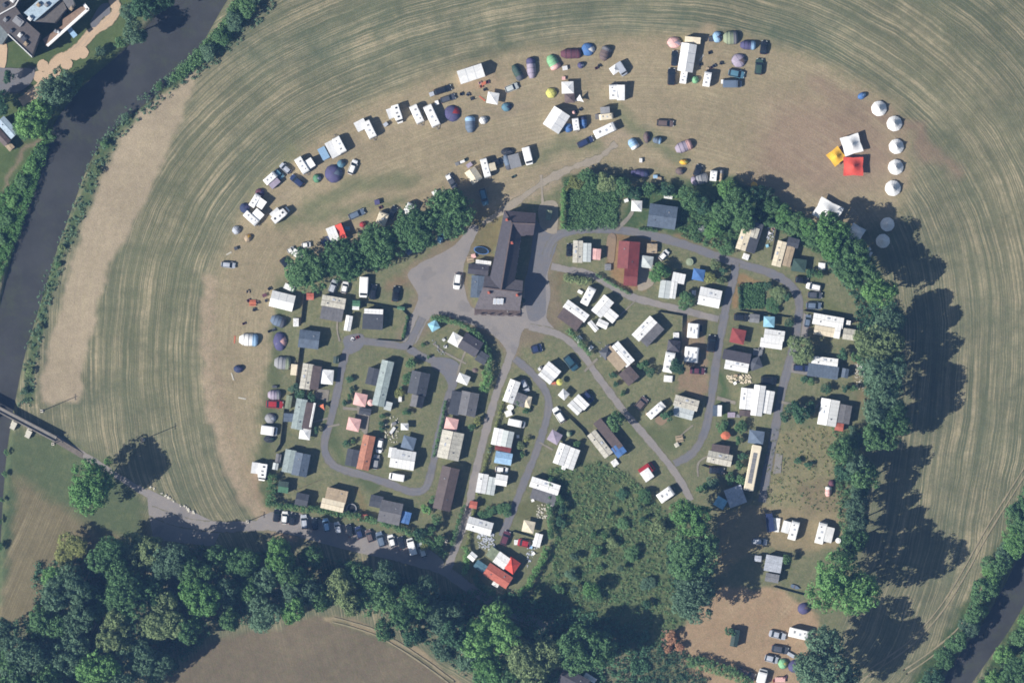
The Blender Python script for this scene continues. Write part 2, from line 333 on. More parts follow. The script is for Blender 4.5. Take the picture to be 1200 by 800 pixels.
for nm, pts, wf in (('river', RIVER, lambda i, x, y: float(RIVW(y))+7), ('river', RIVER2, lambda i, x, y: 22)):
    vs, fs = ribbon(pts, wf, -1.3); tag(mobj(nm, MB().add(vs, fs).mesh(nm), wm), kind='structure')
# ---------------------------------------------------------------- roads and paths
def surf_mat(name, c, c2, scale=1.2, amt=.6, edge=(112,108,84), pat=.18):
    global nt, L
    m, nt, b = newmat(name); L = nt.links; b.inputs['Roughness'].default_value = .9; b.inputs['Specular IOR Level'].default_value = .15
    g = N(nt, 'ShaderNodeNewGeometry')
    f = mr(noise(g.outputs['Position'], scale*.25, 5, .7), .35, .68, 0, amt)
    mx = N(nt, 'ShaderNodeMix', data_type='RGBA'); L.new(f, mx.inputs[0]); kf = .84; mx.inputs[6].default_value = tuple(v*kf for v in rgb(c)[:3])+(1,); mx.inputs[7].default_value = tuple(v*kf for v in rgb(c2)[:3])+(1,)
    f2 = mr(noise(g.outputs['Position'], scale*3, 4, .7), .3, .7, .86, 1.14)
    s = N(nt, 'ShaderNodeVectorMath', operation='SCALE'); L.new(mx.outputs[2], s.inputs[0]); L.new(f2, s.inputs['Scale'])
    ea = N(nt, 'ShaderNodeAttribute', attribute_name='across'); ab = math_('ABSOLUTE', ea.outputs['Fac'], 0)
    ed = math_('ADD', ab, mr(noise(g.outputs['Position'], .55, 4, .7), .25, .75, -.22, .22))
    # wheel-polished lines and a dusty crown, then grass creeping over the edge
    wl_ = math_('MULTIPLY', mr(math_('ABSOLUTE', math_('SUBTRACT', ab, .45), 0), 0, .2, .35, 0), mr(noise(g.outputs['Position'], .12, 3, .6), .4, .6, 0, 1))
    m2 = N(nt, 'ShaderNodeMix', data_type='RGBA'); L.new(wl_, m2.inputs[0]); L.new(s.outputs[0], m2.inputs[6]); m2.inputs[7].default_value = rgb((140,134,128))
    m3 = N(nt, 'ShaderNodeMix', data_type='RGBA'); L.new(mr(ed, .8, .98, 0, 1), m3.inputs[0]); L.new(m2.outputs[2], m3.inputs[6]); m3.inputs[7].default_value = rgb(edge)
    pt_ = mr(noise(g.outputs['Position'], .16, 2, .4), .62, .64, 0, pat)
    m4 = N(nt, 'ShaderNodeMix', data_type='RGBA'); L.new(pt_, m4.inputs[0]); L.new(m3.outputs[2], m4.inputs[6]); m4.inputs[7].default_value = rgb((84,84,88)); L.new(m4.outputs[2], b.inputs['Base Color'])
    return m
ASPH = surf_mat('worn_asphalt', (120,121,127), (136,128,122)); GRAV = surf_mat('gravel', (157,149,142), (136,133,134)); DIRT = surf_mat('dirt', (172,160,142), (150,140,124)); PALE = surf_mat('pale_paving', (212,184,154), (196,170,140)); CONC = surf_mat('concrete', (150,146,140), (132,124,114)); EARTH = surf_mat('bare_earth', (156,134,110), (138,120,96)); PAVE = surf_mat('patio_slabs', (156,148,134), (120,114,106))
ZR = [0.012]
def road(name, pts, w_, m, z=None, jit=.35):
    ZR[0] += .004; pts = spline(pts, 9); z = z or ZR[0]
    ph = random.random()*9
    vs, fs = ribbon(pts, lambda i, x, y: w_/2*1.12+jit*math.sin(i*.5+ph)+jit*.7*math.sin(i*1.7+ph)+random.uniform(-.4, .4)*jit, z)
    me_ = MB().add(vs, fs).mesh(name); at_ = me_.attributes.new('across', 'FLOAT', 'POINT'); at_.data.foreach_set('value', np.array([-1., 1.]*(len(vs)//2), dtype=np.float32))
    return tag(mobj(name, me_, m), kind='structure')
def patch(name, pts, m, sm_=True):
    pts = spline(pts, 4, True) if sm_ else pts
    if sm_: pts = [(x+random.uniform(-.5, .5), y+random.uniform(-.5, .5)) for x, y in pts]
    ZR[0] += .004; me_ = MB().add([P(x, y, ZR[0]) for x, y in pts], [tuple(range(len(pts)))]).mesh(name)
    o = mobj(name, me_, m)
    import bmesh
    bm = bmesh.new(); bm.from_mesh(me_); bmesh.ops.triangulate(bm, faces=bm.faces)
    for f in bm.faces:
        if f.normal.z < 0: f.normal_flip()
    bm.to_mesh(me_); bm.free()
    return tag(o, kind='structure')
road('verge_track', [(65,512),(100,534),(150,565),(178,582)], 7, GRAV)
patch('gravel_yard', [(172,572),(205,588),(240,606),(262,616),(250,640),(180,632),(174,600)], GRAV, False)
road('road', [(176,598),(215,612),(260,617),(320,616),(360,625),(420,640),(480,655),(520,668),(552,690),(590,712),(640,735)], 12, GRAV)
patch('parking_strip', [(318,600),(345,600),(380,610),(420,618),(470,630),(505,645),(520,662),(480,660),(400,642),(330,622),(300,612)], GRAV)
road('camp_lane', [(524,668),(534,640),(548,600),(556,560),(568,510),(582,460),(595,425),(602,395),(606,378)], 9, GRAV)
patch('asphalt_yard', [(477,322),(492,309),(510,300),(530,289),(543,276),(553,264),(561,268),(552,288),(543,316),(546,345),(556,362),(585,368),(610,364),(614,335),(622,300),(626,276),(632,262),(640,260),(652,272),(648,300),(642,320),(645,345),(640,372),(650,386),(640,392),(615,385),(606,410),(598,425),(592,408),(575,390),(545,378),(512,368),(500,378),(490,398),(480,406),(472,398),(482,370),(490,345)], GRAV)
patch('asphalt_court', [(628,258),(636,268),(650,272),(654,282),(648,300),(640,325),(640,350),(638,370),(622,376),(616,360),(615,335),(622,300),(624,280)], ASPH)
road('asphalt_road', [(640,300),(646,285),(660,273),(700,268),(750,273),(800,286),(850,304),(900,319),(925,333),(936,352),(934,385),(926,420),(916,460),(908,505),(900,545),(893,588)], 9.5, ASPH)
road('asphalt_road', [(646,312),(665,316),(690,321),(712,332),(735,346),(770,356),(810,366),(842,374)], 8, GRAV)
road('asphalt_road', [(862,308),(860,325),(853,350),(848,375),(840,420),(833,470),(826,505),(812,530),(790,543)], 9, ASPH)
road('asphalt_road', [(620,383),(655,392),(680,412),(700,440),(730,480),(760,515),(790,552),(810,586)], 8, GRAV)
road('asphalt_road', [(603,420),(622,436),(638,456),(643,475),(638,500),(628,530),(614,565),(602,595),(588,628)], 8.5, ASPH)
road('asphalt_road', [(495,372),(486,390),(476,405),(450,402),(425,400),(410,404),(402,425),(396,455),(388,490),(380,520),(386,540),(402,550),(430,558),(460,568),(482,576),(498,572),(506,550),(512,520),(520,485),(530,450),(530,435),(516,425),(496,418),(478,408)], 8.5, ASPH)
patch('asphalt_turning', [(512,418),(536,424),(538,440),(530,460),(520,440),(505,428)], ASPH)
patch('asphalt_turning', [(403,395),(425,392),(425,406),(408,415)], ASPH)
road('gravel_track', [(566,262),(600,240),(640,212),(672,196),(700,186),(722,168)], 7.5, DIRT, jit=1.2)
patch('path', [(632,240),(652,236),(654,262),(650,274),(634,266)], DIRT)
road('path', [(634,205),(636,240)], 3, DIRT)
for pts, w_ in [([(508,402),(520,412),(546,426)], 2), ([(546,410),(540,425),(536,440)], 2), ([(384,490),(360,496),(340,500)], 2), ([(402,478),(425,480)], 3), ([(398,497),(384,500)], 2), ([(846,528),(820,540),(818,558)], 2), ([(632,518),(648,527)], 2), ([(812,498),(795,512)], 1.5), ([(912,470),(950,478),(962,470)], 3), ([(840,466),(862,472)], 4), ([(685,435),(700,420)], 2.5), ([(722,270),(740,250),(742,232)], 4), ([(724,372),(745,352)], 1.5), ([(400,350),(395,382),(398,400)], 2)]:
    road('garden_path', pts, w_, PAVE, jit=.2)
patch('concrete_slab', [(909,531),(917,532),(915,554),(906,555)], CONC, False)
patch('patio', [(370,455),(386,457),(384,470),(368,466)], PAVE, False)
patch('patio', [(418,474),(434,478),(430,512),(420,500)], PAVE, False)
patch('driveway', [(948,372),(946,400),(938,398),(942,366)], GRAV, False)
patch('driveway', [(928,425),(950,428),(948,440),(926,436)], CONC, False)
patch('bare_earth_plot', [(712,276),(722,277),(718,310),(711,300)], EARTH)
patch('patio', [(640,440),(656,448),(650,452),(640,446)], EARTH)
patch('patio', [(772,485),(784,488),(776,498),(768,494)], EARTH)
patch('gravel_yard', [(750,305),(764,306),(768,330),(748,340)], DIRT)
for pts in ([(100,0),(108,30)],): pass
road('garden_promenade', [(150,-30),(134,-4),(136,12),(126,26),(108,38),(96,52),(82,64),(68,70),(58,84),(50,98),(36,112),(24,120)], 11, PALE)
for x, y in ((50,77),(46,90),(64,84),(78,75),(88,64),(97,62),(44,110)): patch('garden_promenade', [(x+7*math.cos(k*math.pi/4), y+7*math.sin(k*math.pi/4)) for k in range(8)], PALE)
patch('garden_path', [(-10,48),(8,52),(6,78),(0,80)], PALE)
patch('terrace', [(106,28),(116,8),(127,4),(129,16),(120,22),(112,32)], ASPH)
patch('terrace', [(-20,80),(12,80),(40,82),(34,100),(14,108),(-20,100)], ASPH)

# wheel ruts and tramlines
def ruts(pts, gap=5.5, w_=1.5, m=None):
    pts = spline(pts, 6)
    for s_ in (-1, 1):
        q = []
        for i, (x, y) in enumerate(pts):
            x0, y0 = pts[max(i-1, 0)]; x1, y1 = pts[min(i+1, len(pts)-1)]; d = math.hypot(x1-x0, y1-y0) or 1
            q.append((x-(y1-y0)/d*gap/2*s_, y+(x1-x0)/d*gap/2*s_))
        road('wheel_rut', q[::3]+[q[-1]], w_, m or RUT, jit=.15)
RUT = surf_mat('rut_soil', (172,158,130), (140,134,106), 1.0, 1., (138,130,102), 0.)
for p in [[(1205,545),(1155,625),(1112,700),(1062,757),(985,808)], [(1222,590),(1165,668),(1124,738),(1062,786)], [(390,726),(440,741),(492,772),(530,800)]]: ruts(p)
# ---------------------------------------------------------------- templates: things with parts, copied with shared meshes
TM = {}
def tpl(kind, L0, W0, parts): TM[kind] = (L0, W0, parts)
def pt(name, mb, c, k='paint', par=None, loc=None, smooth=False): return (name, mb.mesh(name, smooth), c, k, par, loc)
def place(kind, name, x, y, Lp, Wp, ang, cols, label, cat, group=None, hs=1.0, z=0.0):
    L0, W0, parts = TM[kind]; cols = [cols] if isinstance(cols, str) or isinstance(cols[0], int) else list(cols)
    r = empty(name, P(x, y, z), math.radians(ang), (Lp*S/L0, (Wp or Lp)*S/W0, hs))
    tag(r, label, cat, group); made = []
    for nm, me_, c, k, par, loc in parts:
        col = cols[min(c, len(cols)-1)] if isinstance(c, int) else c
        made.append(mobj(nm, me_, mat(col, k), made[par] if par is not None else r, loc))
    return r
# --- cars (nose towards +x)
def wheels(xs, y, r, z=None, w_=.2):
    m = MB().cyl((0,-w_/2,0), (0,w_/2,0), r, n=12).mesh('wheel'); h = MB().cyl((0,-w_/2-.01,0), (0,w_/2+.01,0), r*.55, n=8).mesh('hub_cap'); return [('wheel', m, 'BK', 'fabric', None, (x, s*y, r)) for x in xs for s in (-1, 1)]
def car(kind, L_, W_, H_, st, belt, cab):
    # st: (x, half width, top z); cab: windscreen base, windscreen top, rear top, rear base
    hw_ = W_/2; rings = []
    for x, w_, t in st:
        rings.append([(x,-w_*.86,.24),(x,w_*.86,.24),(x,w_,.5),(x,w_*.985,t-.1),(x,w_*.86,t),(x,0,t+.03),(x,-w_*.86,t),(x,-w_*.985,t-.1),(x,-w_,.5)])
    body = MB().loft(rings)
    a, b_, c, d = cab; wb, wt = hw_*.88, hw_*.70; zr = H_
    rf = MB().loft([[(x,-w_,zr-.1),(x,w_,zr-.1),(x,w_*.93,zr-.02+dz),(x,0,zr+.03+dz),(x,-w_*.93,zr-.02+dz)] for x, w_, dz in ((b_+.02,wt,-.03),((b_+c)/2,wt*1.02,.02),(c-.02,wt*.97,-.03))])
    q = lambda *p: MB().add(p, [tuple(range(len(p)))])
    zt = zr-.05
    ws = q((a,-wb,belt),(a,wb,belt),(b_,wt,zt),(b_,-wt,zt)); rw = q((d,wb*.96,belt),(d,-wb*.96,belt),(c,-wt*.95,zt),(c,wt*.95,zt))
    sl = q((d,wb,belt-.02),(c,wt,zt),(b_,wt,zt),(a,wb,belt-.02)); sr = q((a,-wb,belt-.02),(b_,-wt,zt),(c,-wt,zt),(d,-wb,belt-.02))
    x0, x1 = st[0][0], st[-1][0]
    P_ = [pt('body', body, 0, smooth=False), pt('roof', rf, 0), pt('windscreen', ws, 'BK', 'glass'), pt('rear_window', rw, 'BK', 'glass'), pt('side_window', sl, 'BK', 'glass'), pt('side_window', sr, 'BK', 'glass')]
    hl = MB().box((0,0,0), (.22,.34,.14)).mesh('headlight'); tl = MB().box((0,0,0), (.12,.28,.2)).mesh('tail_light'); mi = MB().box((0,0,0), (.14,.2,.14)).mesh('wing_mirror')
    for s in (-1, 1):
        P_.append(('headlight', hl, 'LG', 'glass' if 0 else 'metal', None, (x1-.13, s*hw_*.62, .66))); P_.append(('tail_light', tl, 'R', 'metal', None, (x0+.08, s*hw_*.74, .8))); P_.append(('wing_mirror', mi, 0, 'paint', None, (a-.18, s*(hw_+.07), belt+.02)))
    P_ += wheels((x0+.8, x1-.85), hw_-.1, .32)
    tpl(kind, L_, W_, P_)
car('hatch', 4.1, 1.75, 1.46, [(-2.05,.66,.8),(-1.95,.8,.95),(-1.2,.87,.97),(.6,.875,.95),(1.3,.86,.9),(1.85,.78,.78),(2.05,.6,.62)], .95, (1.15,.4,-1.45,-1.95))
car('estate', 4.6, 1.8, 1.48, [(-2.3,.7,.8),(-2.2,.84,.96),(-1.2,.89,.97),(.7,.895,.95),(1.5,.87,.88),(2.1,.78,.76),(2.3,.6,.6)], .95, (1.2,.45,-1.85,-2.22))
car('saloon', 4.6, 1.8, 1.42, [(-2.3,.7,.78),(-2.2,.83,.93),(-1.2,.89,.95),(.7,.895,.93),(1.5,.87,.86),(2.1,.78,.74),(2.3,.6,.6)], .93, (1.15,.35,-.95,-1.65))
car('suv', 4.6, 1.9, 1.72, [(-2.3,.74,.95),(-2.22,.88,1.08),(-1.2,.94,1.1),(.7,.945,1.08),(1.5,.92,1.02),(2.1,.84,.92),(2.3,.68,.75)], 1.08, (1.25,.6,-1.85,-2.2))
def van():
    hw_ = .98; st = [(-2.6,.94,2.0),(-2.5,.97,2.08),(.9,.98,2.1),(1.45,.96,1.95),(1.5,.95,1.95)]
    rings = [[(x,-w_,.3),(x,w_,.3),(x,w_,t-.25),(x,w_*.86,t),(x,-w_*.86,t),(x,-w_,t-.25)] for x, w_, t in st]+[[(2.1,-.92,.3),(2.1,.92,.3),(2.1,.92,1.0),(2.1,.8,1.25),(2.1,-.8,1.25),(2.1,-.92,1.0)],[(2.6,-.8,.35),(2.6,.8,.35),(2.6,.78,.75),(2.6,.65,.95),(2.6,-.65,.95),(2.6,-.78,.75)]]
    q = lambda *p: MB().add(p, [tuple(range(len(p)))])
    P_ = [pt('body', MB().loft(rings), 0), pt('windscreen', q((2.11,-.74,1.29),(2.11,.74,1.29),(1.53,.8,1.94),(1.53,-.8,1.94)), 'BK', 'glass'),
          pt('side_window', MB().box((1.25,.985,1.45),(.8,.02,.5)), 'BK', 'glass'), pt('side_window', MB().box((1.25,-.985,1.45),(.8,.02,.5)), 'BK', 'glass'), pt('rear_window', MB().box((-2.6,0,1.5),(.03,1.3,.5)), 'BK', 'glass'), pt('roof_panel', MB().box((-.9,0,2.1),(2.8,1.4,.05)), 0)]
    hl = MB().box((0,0,0), (.2,.3,.2)).mesh('headlight')
    P_ += [('headlight', hl, 'LG', 'metal', None, (2.5, s*.62, .8)) for s in (-1, 1)]+wheels((-1.7, 1.7), .88, .34)
    tpl('van', 5.2, 1.96, P_)
van()
def caravan():
    W2 = 1.12
    prof = [(-3.1,.45),(-3.2,.9),(-3.15,1.8),(-2.9,2.35),(-2.4,2.55),(2.3,2.55),(2.85,2.3),(3.15,1.6),(3.2,.9),(3.05,.45)]
    def ring(y, k): return [(x*k, y, .45+(z-.45)*(k if z > 1 else 1)) for x, z in prof]
    body = MB().loft([ring(-W2,.96), ring(-W2+.08,1), ring(W2-.08,1), ring(W2,.96)])
    P_ = [pt('body', body, 0, 'white'), pt('roof_panel', MB().box((0,0,2.56),(4.3,1.9,.05)), 0, 'white')]
    hm = MB().box((0,0,0), (.62,.62,.1), top=(.85,.85)).mesh('roof_hatch')
    P_ += [('roof_hatch', hm, 'G', 'metal', None, (-1.5, .2, 2.63)), ('roof_hatch', hm, 'S', 'metal', None, (.3, -.1, 2.63)), ('roof_vent', MB().box((0,0,0), (.3,.3,.14)).mesh('roof_vent'), 'D', 'metal', None, (1.7, .35, 2.64))]
    wm_ = MB().box((0,0,0), (1.1,.03,.55)).mesh('window')
    P_ += [('window', wm_, 'BK', 'glass', None, (x, s*1.12, 1.65)) for x in (-1.8, 1.7) for s in (-1, 1)]+[('door', MB().box((0,0,0), (.65,.04,1.8)).mesh('door'), 'WG', 'metal', None, (-.1, -1.12, 1.45)), ('front_window', MB().box((0,0,0), (.05,1.7,.6)).mesh('front_window'), 'BK', 'glass', None, (3.1, 0, 1.7))]
    P_ += [('wheel', MB().cyl((0,-.1,0),(0,.1,0),.33,n=12).mesh('wheel'), 'BK', 'fabric', None, (-.2, s*1.02, .33)) for s in (-1, 1)]
    P_ += [pt('drawbar', MB().bar((3.1,-.6,.5),(4.2,0,.5),.1).bar((3.1,.6,.5),(4.2,0,.5),.1).cyl((4.0,0,.1),(4.0,0,.6),.09), 'MG', 'metal')]
    tpl('caravan', 6.4, 2.24, P_)
caravan()
def motorhome():
    body = MB().loft([[(-3.3,-1.08,.5),(-3.3,1.08,.5),(-3.3,1.1,2.6),(-3.3,.95,2.75),(-3.3,-.95,2.75),(-3.3,-1.1,2.6)],[(1.3,-1.1,.5),(1.3,1.1,.5),(1.3,1.12,2.6),(1.3,.97,2.78),(1.3,-.97,2.78),(1.3,-1.12,2.6)],[(2.1,-1.02,1.9),(2.1,1.02,1.9),(2.1,1.04,2.4),(2.1,.9,2.6),(2.1,-.9,2.6),(2.1,-1.04,2.4)]])
    cab = MB().loft([[(1.2,-.95,.4),(1.2,.95,.4),(1.2,.95,1.9),(1.2,-.95,1.9)],[(2.3,-.95,.4),(2.3,.95,.4),(2.3,.9,1.5),(2.3,-.9,1.5)],[(2.75,-.92,.4),(2.75,.92,.4),(2.75,.85,1.12),(2.75,-.85,1.12)],[(3.3,-.8,.4),(3.3,.8,.4),(3.3,.75,.85),(3.3,-.75,.85)]])
    hm = MB().box((0,0,0), (.65,.65,.1), top=(.85,.85)).mesh('roof_hatch'); wm_ = MB().box((0,0,0), (1.0,.03,.5)).mesh('window')
    P_ = [pt('body', body, 0, 'white'), pt('cab', cab, 1), pt('windscreen', MB().add([(2.76,-.8,1.16),(2.76,.8,1.16),(2.14,.86,1.86),(2.14,-.86,1.86)], [(0,1,2,3)]), 'BK', 'glass'),
          ('roof_hatch', hm, 'D', 'glass', None, (-2.2,.2,2.82)), ('roof_hatch', hm, 'G', 'metal', None, (-.4,-.1,2.83)), ('roof_hatch', hm, 'D', 'glass', None, (1.0,.1,2.82))]
    P_ += [('window', wm_, 'BK', 'glass', None, (x, s*1.11, 1.8)) for x in (-2.2, -.4) for s in (-1, 1)]+[('door', MB().box((0,0,0), (.65,.04,1.9)).mesh('door'), 'WG', 'metal', None, (.7, -1.12, 1.5))]+wheels((-2.0, 2.3), .95, .35)
    tpl('motorhome', 6.6, 2.24, P_)
motorhome()
# --- tents
def hemi(rx, ry, h, n=12, m=5, a0=0, a1=2*math.pi, k=1.0, sharp=1.0):
    mb = MB(); vs = []; fs = []
    for j in range(m+1):
        t = j/m*math.pi/2; rr = math.cos(t)**sharp
        for i in range(n+1):
            a = a0+(a1-a0)*i/n; g = 1-.07*abs(math.sin(a*3))
            vs.append((rx*k*rr*math.cos(a)*g, ry*k*rr*math.sin(a)*g, h*k*math.sin(t)+.01))
    for j in range(m):
        for i in range(n):
            p = j*(n+1)+i; fs.append((p, p+1, p+n+2, p+n+1))
    return mb.add(vs, fs)
def arc_tube(f, n, r):
    mb = MB(); pts = [Vector(f(i/n)) for i in range(n+1)]
    for a, b_ in zip(pts[:-1], pts[1:]): mb.bar(a, b_, r)
    return mb
P_ = [pt('flysheet', hemi(1.5,1.5,1.5,18), 0, 'fabric', smooth=True), pt('door_flap', hemi(1.5,1.5,1.5,5,5,-.6,.6,1.012), 1, 'fabric', smooth=True), pt('groundsheet', MB().prism([(1.5*math.cos(k*math.pi/6)*1.02,1.5*math.sin(k*math.pi/6)*1.02) for k in range(12)],.005,.04), 'D', 'fabric')]
for a in (.5, 2.1): P_.append(pt('pole', arc_tube(lambda t, a=a: (1.5*math.cos(t*math.pi)*math.cos(a), 1.5*math.cos(t*math.pi)*math.sin(a), 1.53*math.sin(t*math.pi)), 8, .035), 'D', 'metal'))
tpl('dome', 3, 3, P_)
def tunnel_mb(x0, x1, w_, h, k=1.0, n=8, e0=.5, e1=.5):
    rings = []
    for x, s in ((x0, e0), (x0+.25*(x1-x0), .96), ((x0+x1)/2, 1), (x0+.75*(x1-x0), .97), (x1, e1)):
        s *= k; rings.append([(x, w_*s*math.cos(math.pi*i/n), h*s*math.sin(math.pi*i/n)+.01) for i in range(n+1)])
    return MB().loft(rings)
P_ = [pt('flysheet', tunnel_mb(-2.5,2.5,1.5,1.9), 0, 'fabric', smooth=True), pt('porch', tunnel_mb(.5,2.55,1.5,1.9,1.015,8,.97,.6), 1, 'fabric', smooth=True)]
for x, s in ((-1.25,.98),(0,1.02),(1.25,1.01)): P_.append(pt('pole', arc_tube(lambda t, x=x, s=s: (x, 1.5*s*math.cos(t*math.pi), 1.92*s*math.sin(t*math.pi)+.02), 8, .06), 'D', 'metal'))
tpl('tunnel', 5, 3, P_)
# bell tent
n = 16; cone = MB(); ring0 = [(2.5*math.cos(2*math.pi*i/n)*(1 if i % 2 else .965), 2.5*math.sin(2*math.pi*i/n)*(1 if i % 2 else .965), .62) for i in range(n)]; ring1 = [(.35*math.cos(2*math.pi*i/n), .35*math.sin(2*math.pi*i/n), 2.6) for i in range(n)]; ringm = [(1.35*math.cos(2*math.pi*i/n), 1.35*math.sin(2*math.pi*i/n), 1.42) for i in range(n)]
cone.loft([ring0, ringm, ring1], caps=False).loft([ring1, [(.02*math.cos(2*math.pi*i/n), .02*math.sin(2*math.pi*i/n), 3.0) for i in range(n)]])
wl = MB().loft([[(2.35*math.cos(2*math.pi*i/n), 2.35*math.sin(2*math.pi*i/n), z) for i in range(n)] for z in (.01, .66)])
P_ = [pt('roof', cone, 0, 'fabric'), pt('wall', wl, 0, 'fabric'), pt('pole_cap', MB().cyl((0,0,2.95),(0,0,3.15),.1,.03,8), 'MG', 'metal'), pt('door', MB().box((2.38*math.cos(.2),2.38*math.sin(.2),.34),(.08,.9,.6),.2), 'TN', 'fabric')]
P_ += [('guy_rope', MB().bar((2.45,0,.62),(3.3,0,.02),.03).mesh('guy_rope'), 'S', 'fabric', None, None)]
tpl('bell', 5, 5, P_)
# star tent (stretched square canopy on a centre pole)
vs, fs = [], []; n = 12
for j in range(n+1):
    for i in range(n+1):
        u_, v_ = i/n*2-1, j/n*2-1
        k = 1-.07*(1-abs(u_*v_))*max(abs(u_), abs(v_))*(1-min(abs(u_),abs(v_)))
        r = max(abs(u_), abs(v_)); r2 = math.hypot(u_, v_)
        vs.append((3*u_*k, 3*v_*k, 2.0+2.0*(1-min(1, r2))**1.6-.0*r))
for j in range(n):
    for i in range(n): p = j*(n+1)+i; fs.append((p, p+1, p+n+2, p+n+1))
P_ = [pt('canopy', MB().add(vs, fs), 0, 'fabric', smooth=True), pt('centre_pole', MB().cyl((0,0,0),(0,0,3.98),.06,n=8), 'BR', 'wood')]
for sx in (-1, 1):
    for sy in (-1, 1): P_.append(('corner_pole', MB().cyl((0,0,0),(0,0,2.0),.04,n=6).mesh('corner_pole'), 'BR', 'wood', None, (sx*2.97, sy*2.97, 0)))
tpl('star', 6, 6, P_)
# gazebo with pyramid canopy
cn = MB(); e, h0, h1 = 1.5, 2.05, 2.85
q4 = [(-e,-e),(e,-e),(e,e),(-e,e)]
for (x0_, y0_), (x1_, y1_) in zip(q4, q4[1:]+q4[:1]):
    mx_, my_ = (x0_+x1_)/4, (y0_+y1_)/4
    cn.add([(x0_,y0_,h0),(x1_,y1_,h0),(x1_*.5,y1_*.5,h0+.36),(x0_*.5,y0_*.5,h0+.36),(0,0,h1)], [(0,1,2,3),(3,2,4)])
    cn.add([(x0_,y0_,h0),(x1_,y1_,h0),(x1_,y1_,h0-.22),(x0_,y0_,h0-.22)], [(3,2,1,0)])
lg = MB().box((0,0,h0/2), (.05,.05,h0)).mesh('leg')
tpl('gazebo', 3, 3, [pt('canopy', cn, 0, 'fabric')]+[('leg', lg, 'S', 'metal', None, (sx*1.42, sy*1.42, 0)) for sx in (-1, 1) for sy in (-1, 1)])
# marquee with gable roof
P_ = [pt('roof', MB().add([(-3,-3,2.3),(3,-3,2.3),(3,0,3.4),(-3,0,3.4),(3,3,2.3),(-3,3,2.3)], [(0,1,2,3),(3,2,4,5)]), 0, 'fabric'), pt('gable', MB().add([(-3,-3,2.3),(-3,3,2.3),(-3,0,3.4)], [(0,2,1)]), 0, 'fabric'), pt('gable', MB().add([(3,-3,2.3),(3,3,2.3),(3,0,3.4)], [(0,1,2)]), 0, 'fabric')]
for s in (-1, 1): P_.append(pt('side_wall', MB().box((0,s*2.95,1.15),(5.9,.04,2.3)), 1, 'fabric')); P_.append(pt('end_wall', MB().box((s*2.95,0,1.15),(.04,5.86,2.3)), 1, 'fabric'))
for x in (-1, 1):
    P_.append(pt('roof_band', MB().add([(x-.04,-3.01,2.315),(x+.04,-3.01,2.315),(x+.04,0,3.415),(x-.04,0,3.415),(x+.04,3.01,2.315),(x-.04,3.01,2.315)], [(0,1,2,3),(3,2,4,5)]), 'S', 'fabric'))
tpl('marquee', 6, 6, P_)
# awning: fabric annexe with a sloping roof
P_ = [pt('roof', MB().add([(-1.5,-1.25,2.0),(1.5,-1.25,2.0),(1.5,1.25,2.45),(-1.5,1.25,2.45),(0,-1.25,2.12),(0,1.25,2.52)], [(0,4,5,3),(4,1,2,5)]), 0, 'fabric'), pt('front_wall', MB().box((0,-1.22,1.0),(2.94,.04,2.0)), 1, 'fabric')]
for s in (-1, 1): P_.append(pt('side_wall', MB().add([(s*1.48,-1.2,0),(s*1.48,1.2,0),(s*1.48,1.2,2.42),(s*1.48,-1.2,1.98)], [(0,1,2,3)]), 1, 'fabric'))
P_.append(pt('window', MB().box((0,-1.25,1.2),(1.6,.02,.7)), 'BK', 'glass'))
tpl('awning', 3, 2.5, P_)
# triangular sail
P_ = [pt('sail', MB().add([(-1.5,-1,1.2),(1.5,-1,1.6),(0,1.1,2.3),(0,-.75,1.55),(.6,.1,1.85),(-.6,.1,1.75)], [(0,3,5),(3,1,4),(5,4,2),(3,4,5)]), 0, 'fabric')]
P_ += [('pole', MB().cyl((0,0,0),(0,0,h),.04,n=6).mesh('pole'), 'S', 'metal', None, (x, y, 0)) for x, y, h in ((-1.5,-1,1.25),(1.5,-1,1.65),(0,1.1,2.35))]
tpl('sail', 3, 2.2, P_)
# small things
tpl('box', 1, 1, [pt('body', MB().box((0,0,.35),(1,1,.7),top=(.96,.96)), 0, 'roof'), pt('lid', MB().box((0,0,.73),(1.02,1.02,.07),top=(.9,.9)), 1, 'roof')])
P_ = [pt('table_top', MB().box((0,0,.72),(1.6,.8,.05)), 0, 'wood')]+[('leg', MB().box((0,0,.35),(.06,.06,.7)).mesh('leg'), 'MG', 'metal', None, (sx*.7, sy*.32, 0)) for sx in (-1, 1) for sy in (-1, 1)]
tpl('table', 1.6, .8, P_)
P_ = [pt('table_top', MB().box((0,0,.74),(1.8,.7,.05)), 0, 'wood')]+[pt('bench_seat', MB().box((0,s*.65,.44),(1.8,.28,.05)), 0, 'wood') for s in (-1, 1)]+[pt('leg', MB().bar((x,-.6,0),(x,.2,.72),.08).bar((x,.6,0),(x,-.2,.72),.08), 0, 'wood') for x in (-.6, .6)]
tpl('picnic', 1.8, 1.6, P_)
P_ = [pt('seat', MB().box((0,0,.42),(.5,.5,.05)), 0, 'fabric'), pt('backrest', MB().box((-.27,0,.72),(.06,.5,.6)), 0, 'fabric')]+[('leg', MB().bar((0,-.23,0),(0,.23,.42),.03).mesh('leg'), 'MG', 'metal', None, (x, 0, 0)) for x in (-.2, .2)]
tpl('chair', .55, .55, P_)
P_ = [pt('canopy', MB().loft([[(1.5*math.cos(k*math.pi/4),1.5*math.sin(k*math.pi/4),2.0) for k in range(8)],[(.06*math.cos(k*math.pi/4),.06*math.sin(k*math.pi/4),2.55) for k in range(8)]]), 0, 'fabric'), pt('pole', MB().cyl((0,0,0),(0,0,2.5),.03,n=6), 'S', 'metal'), pt('base', MB().cyl((0,0,0),(0,0,.1),.28,n=10), 'MG', 'metal')]
tpl('parasol', 3, 3, P_)
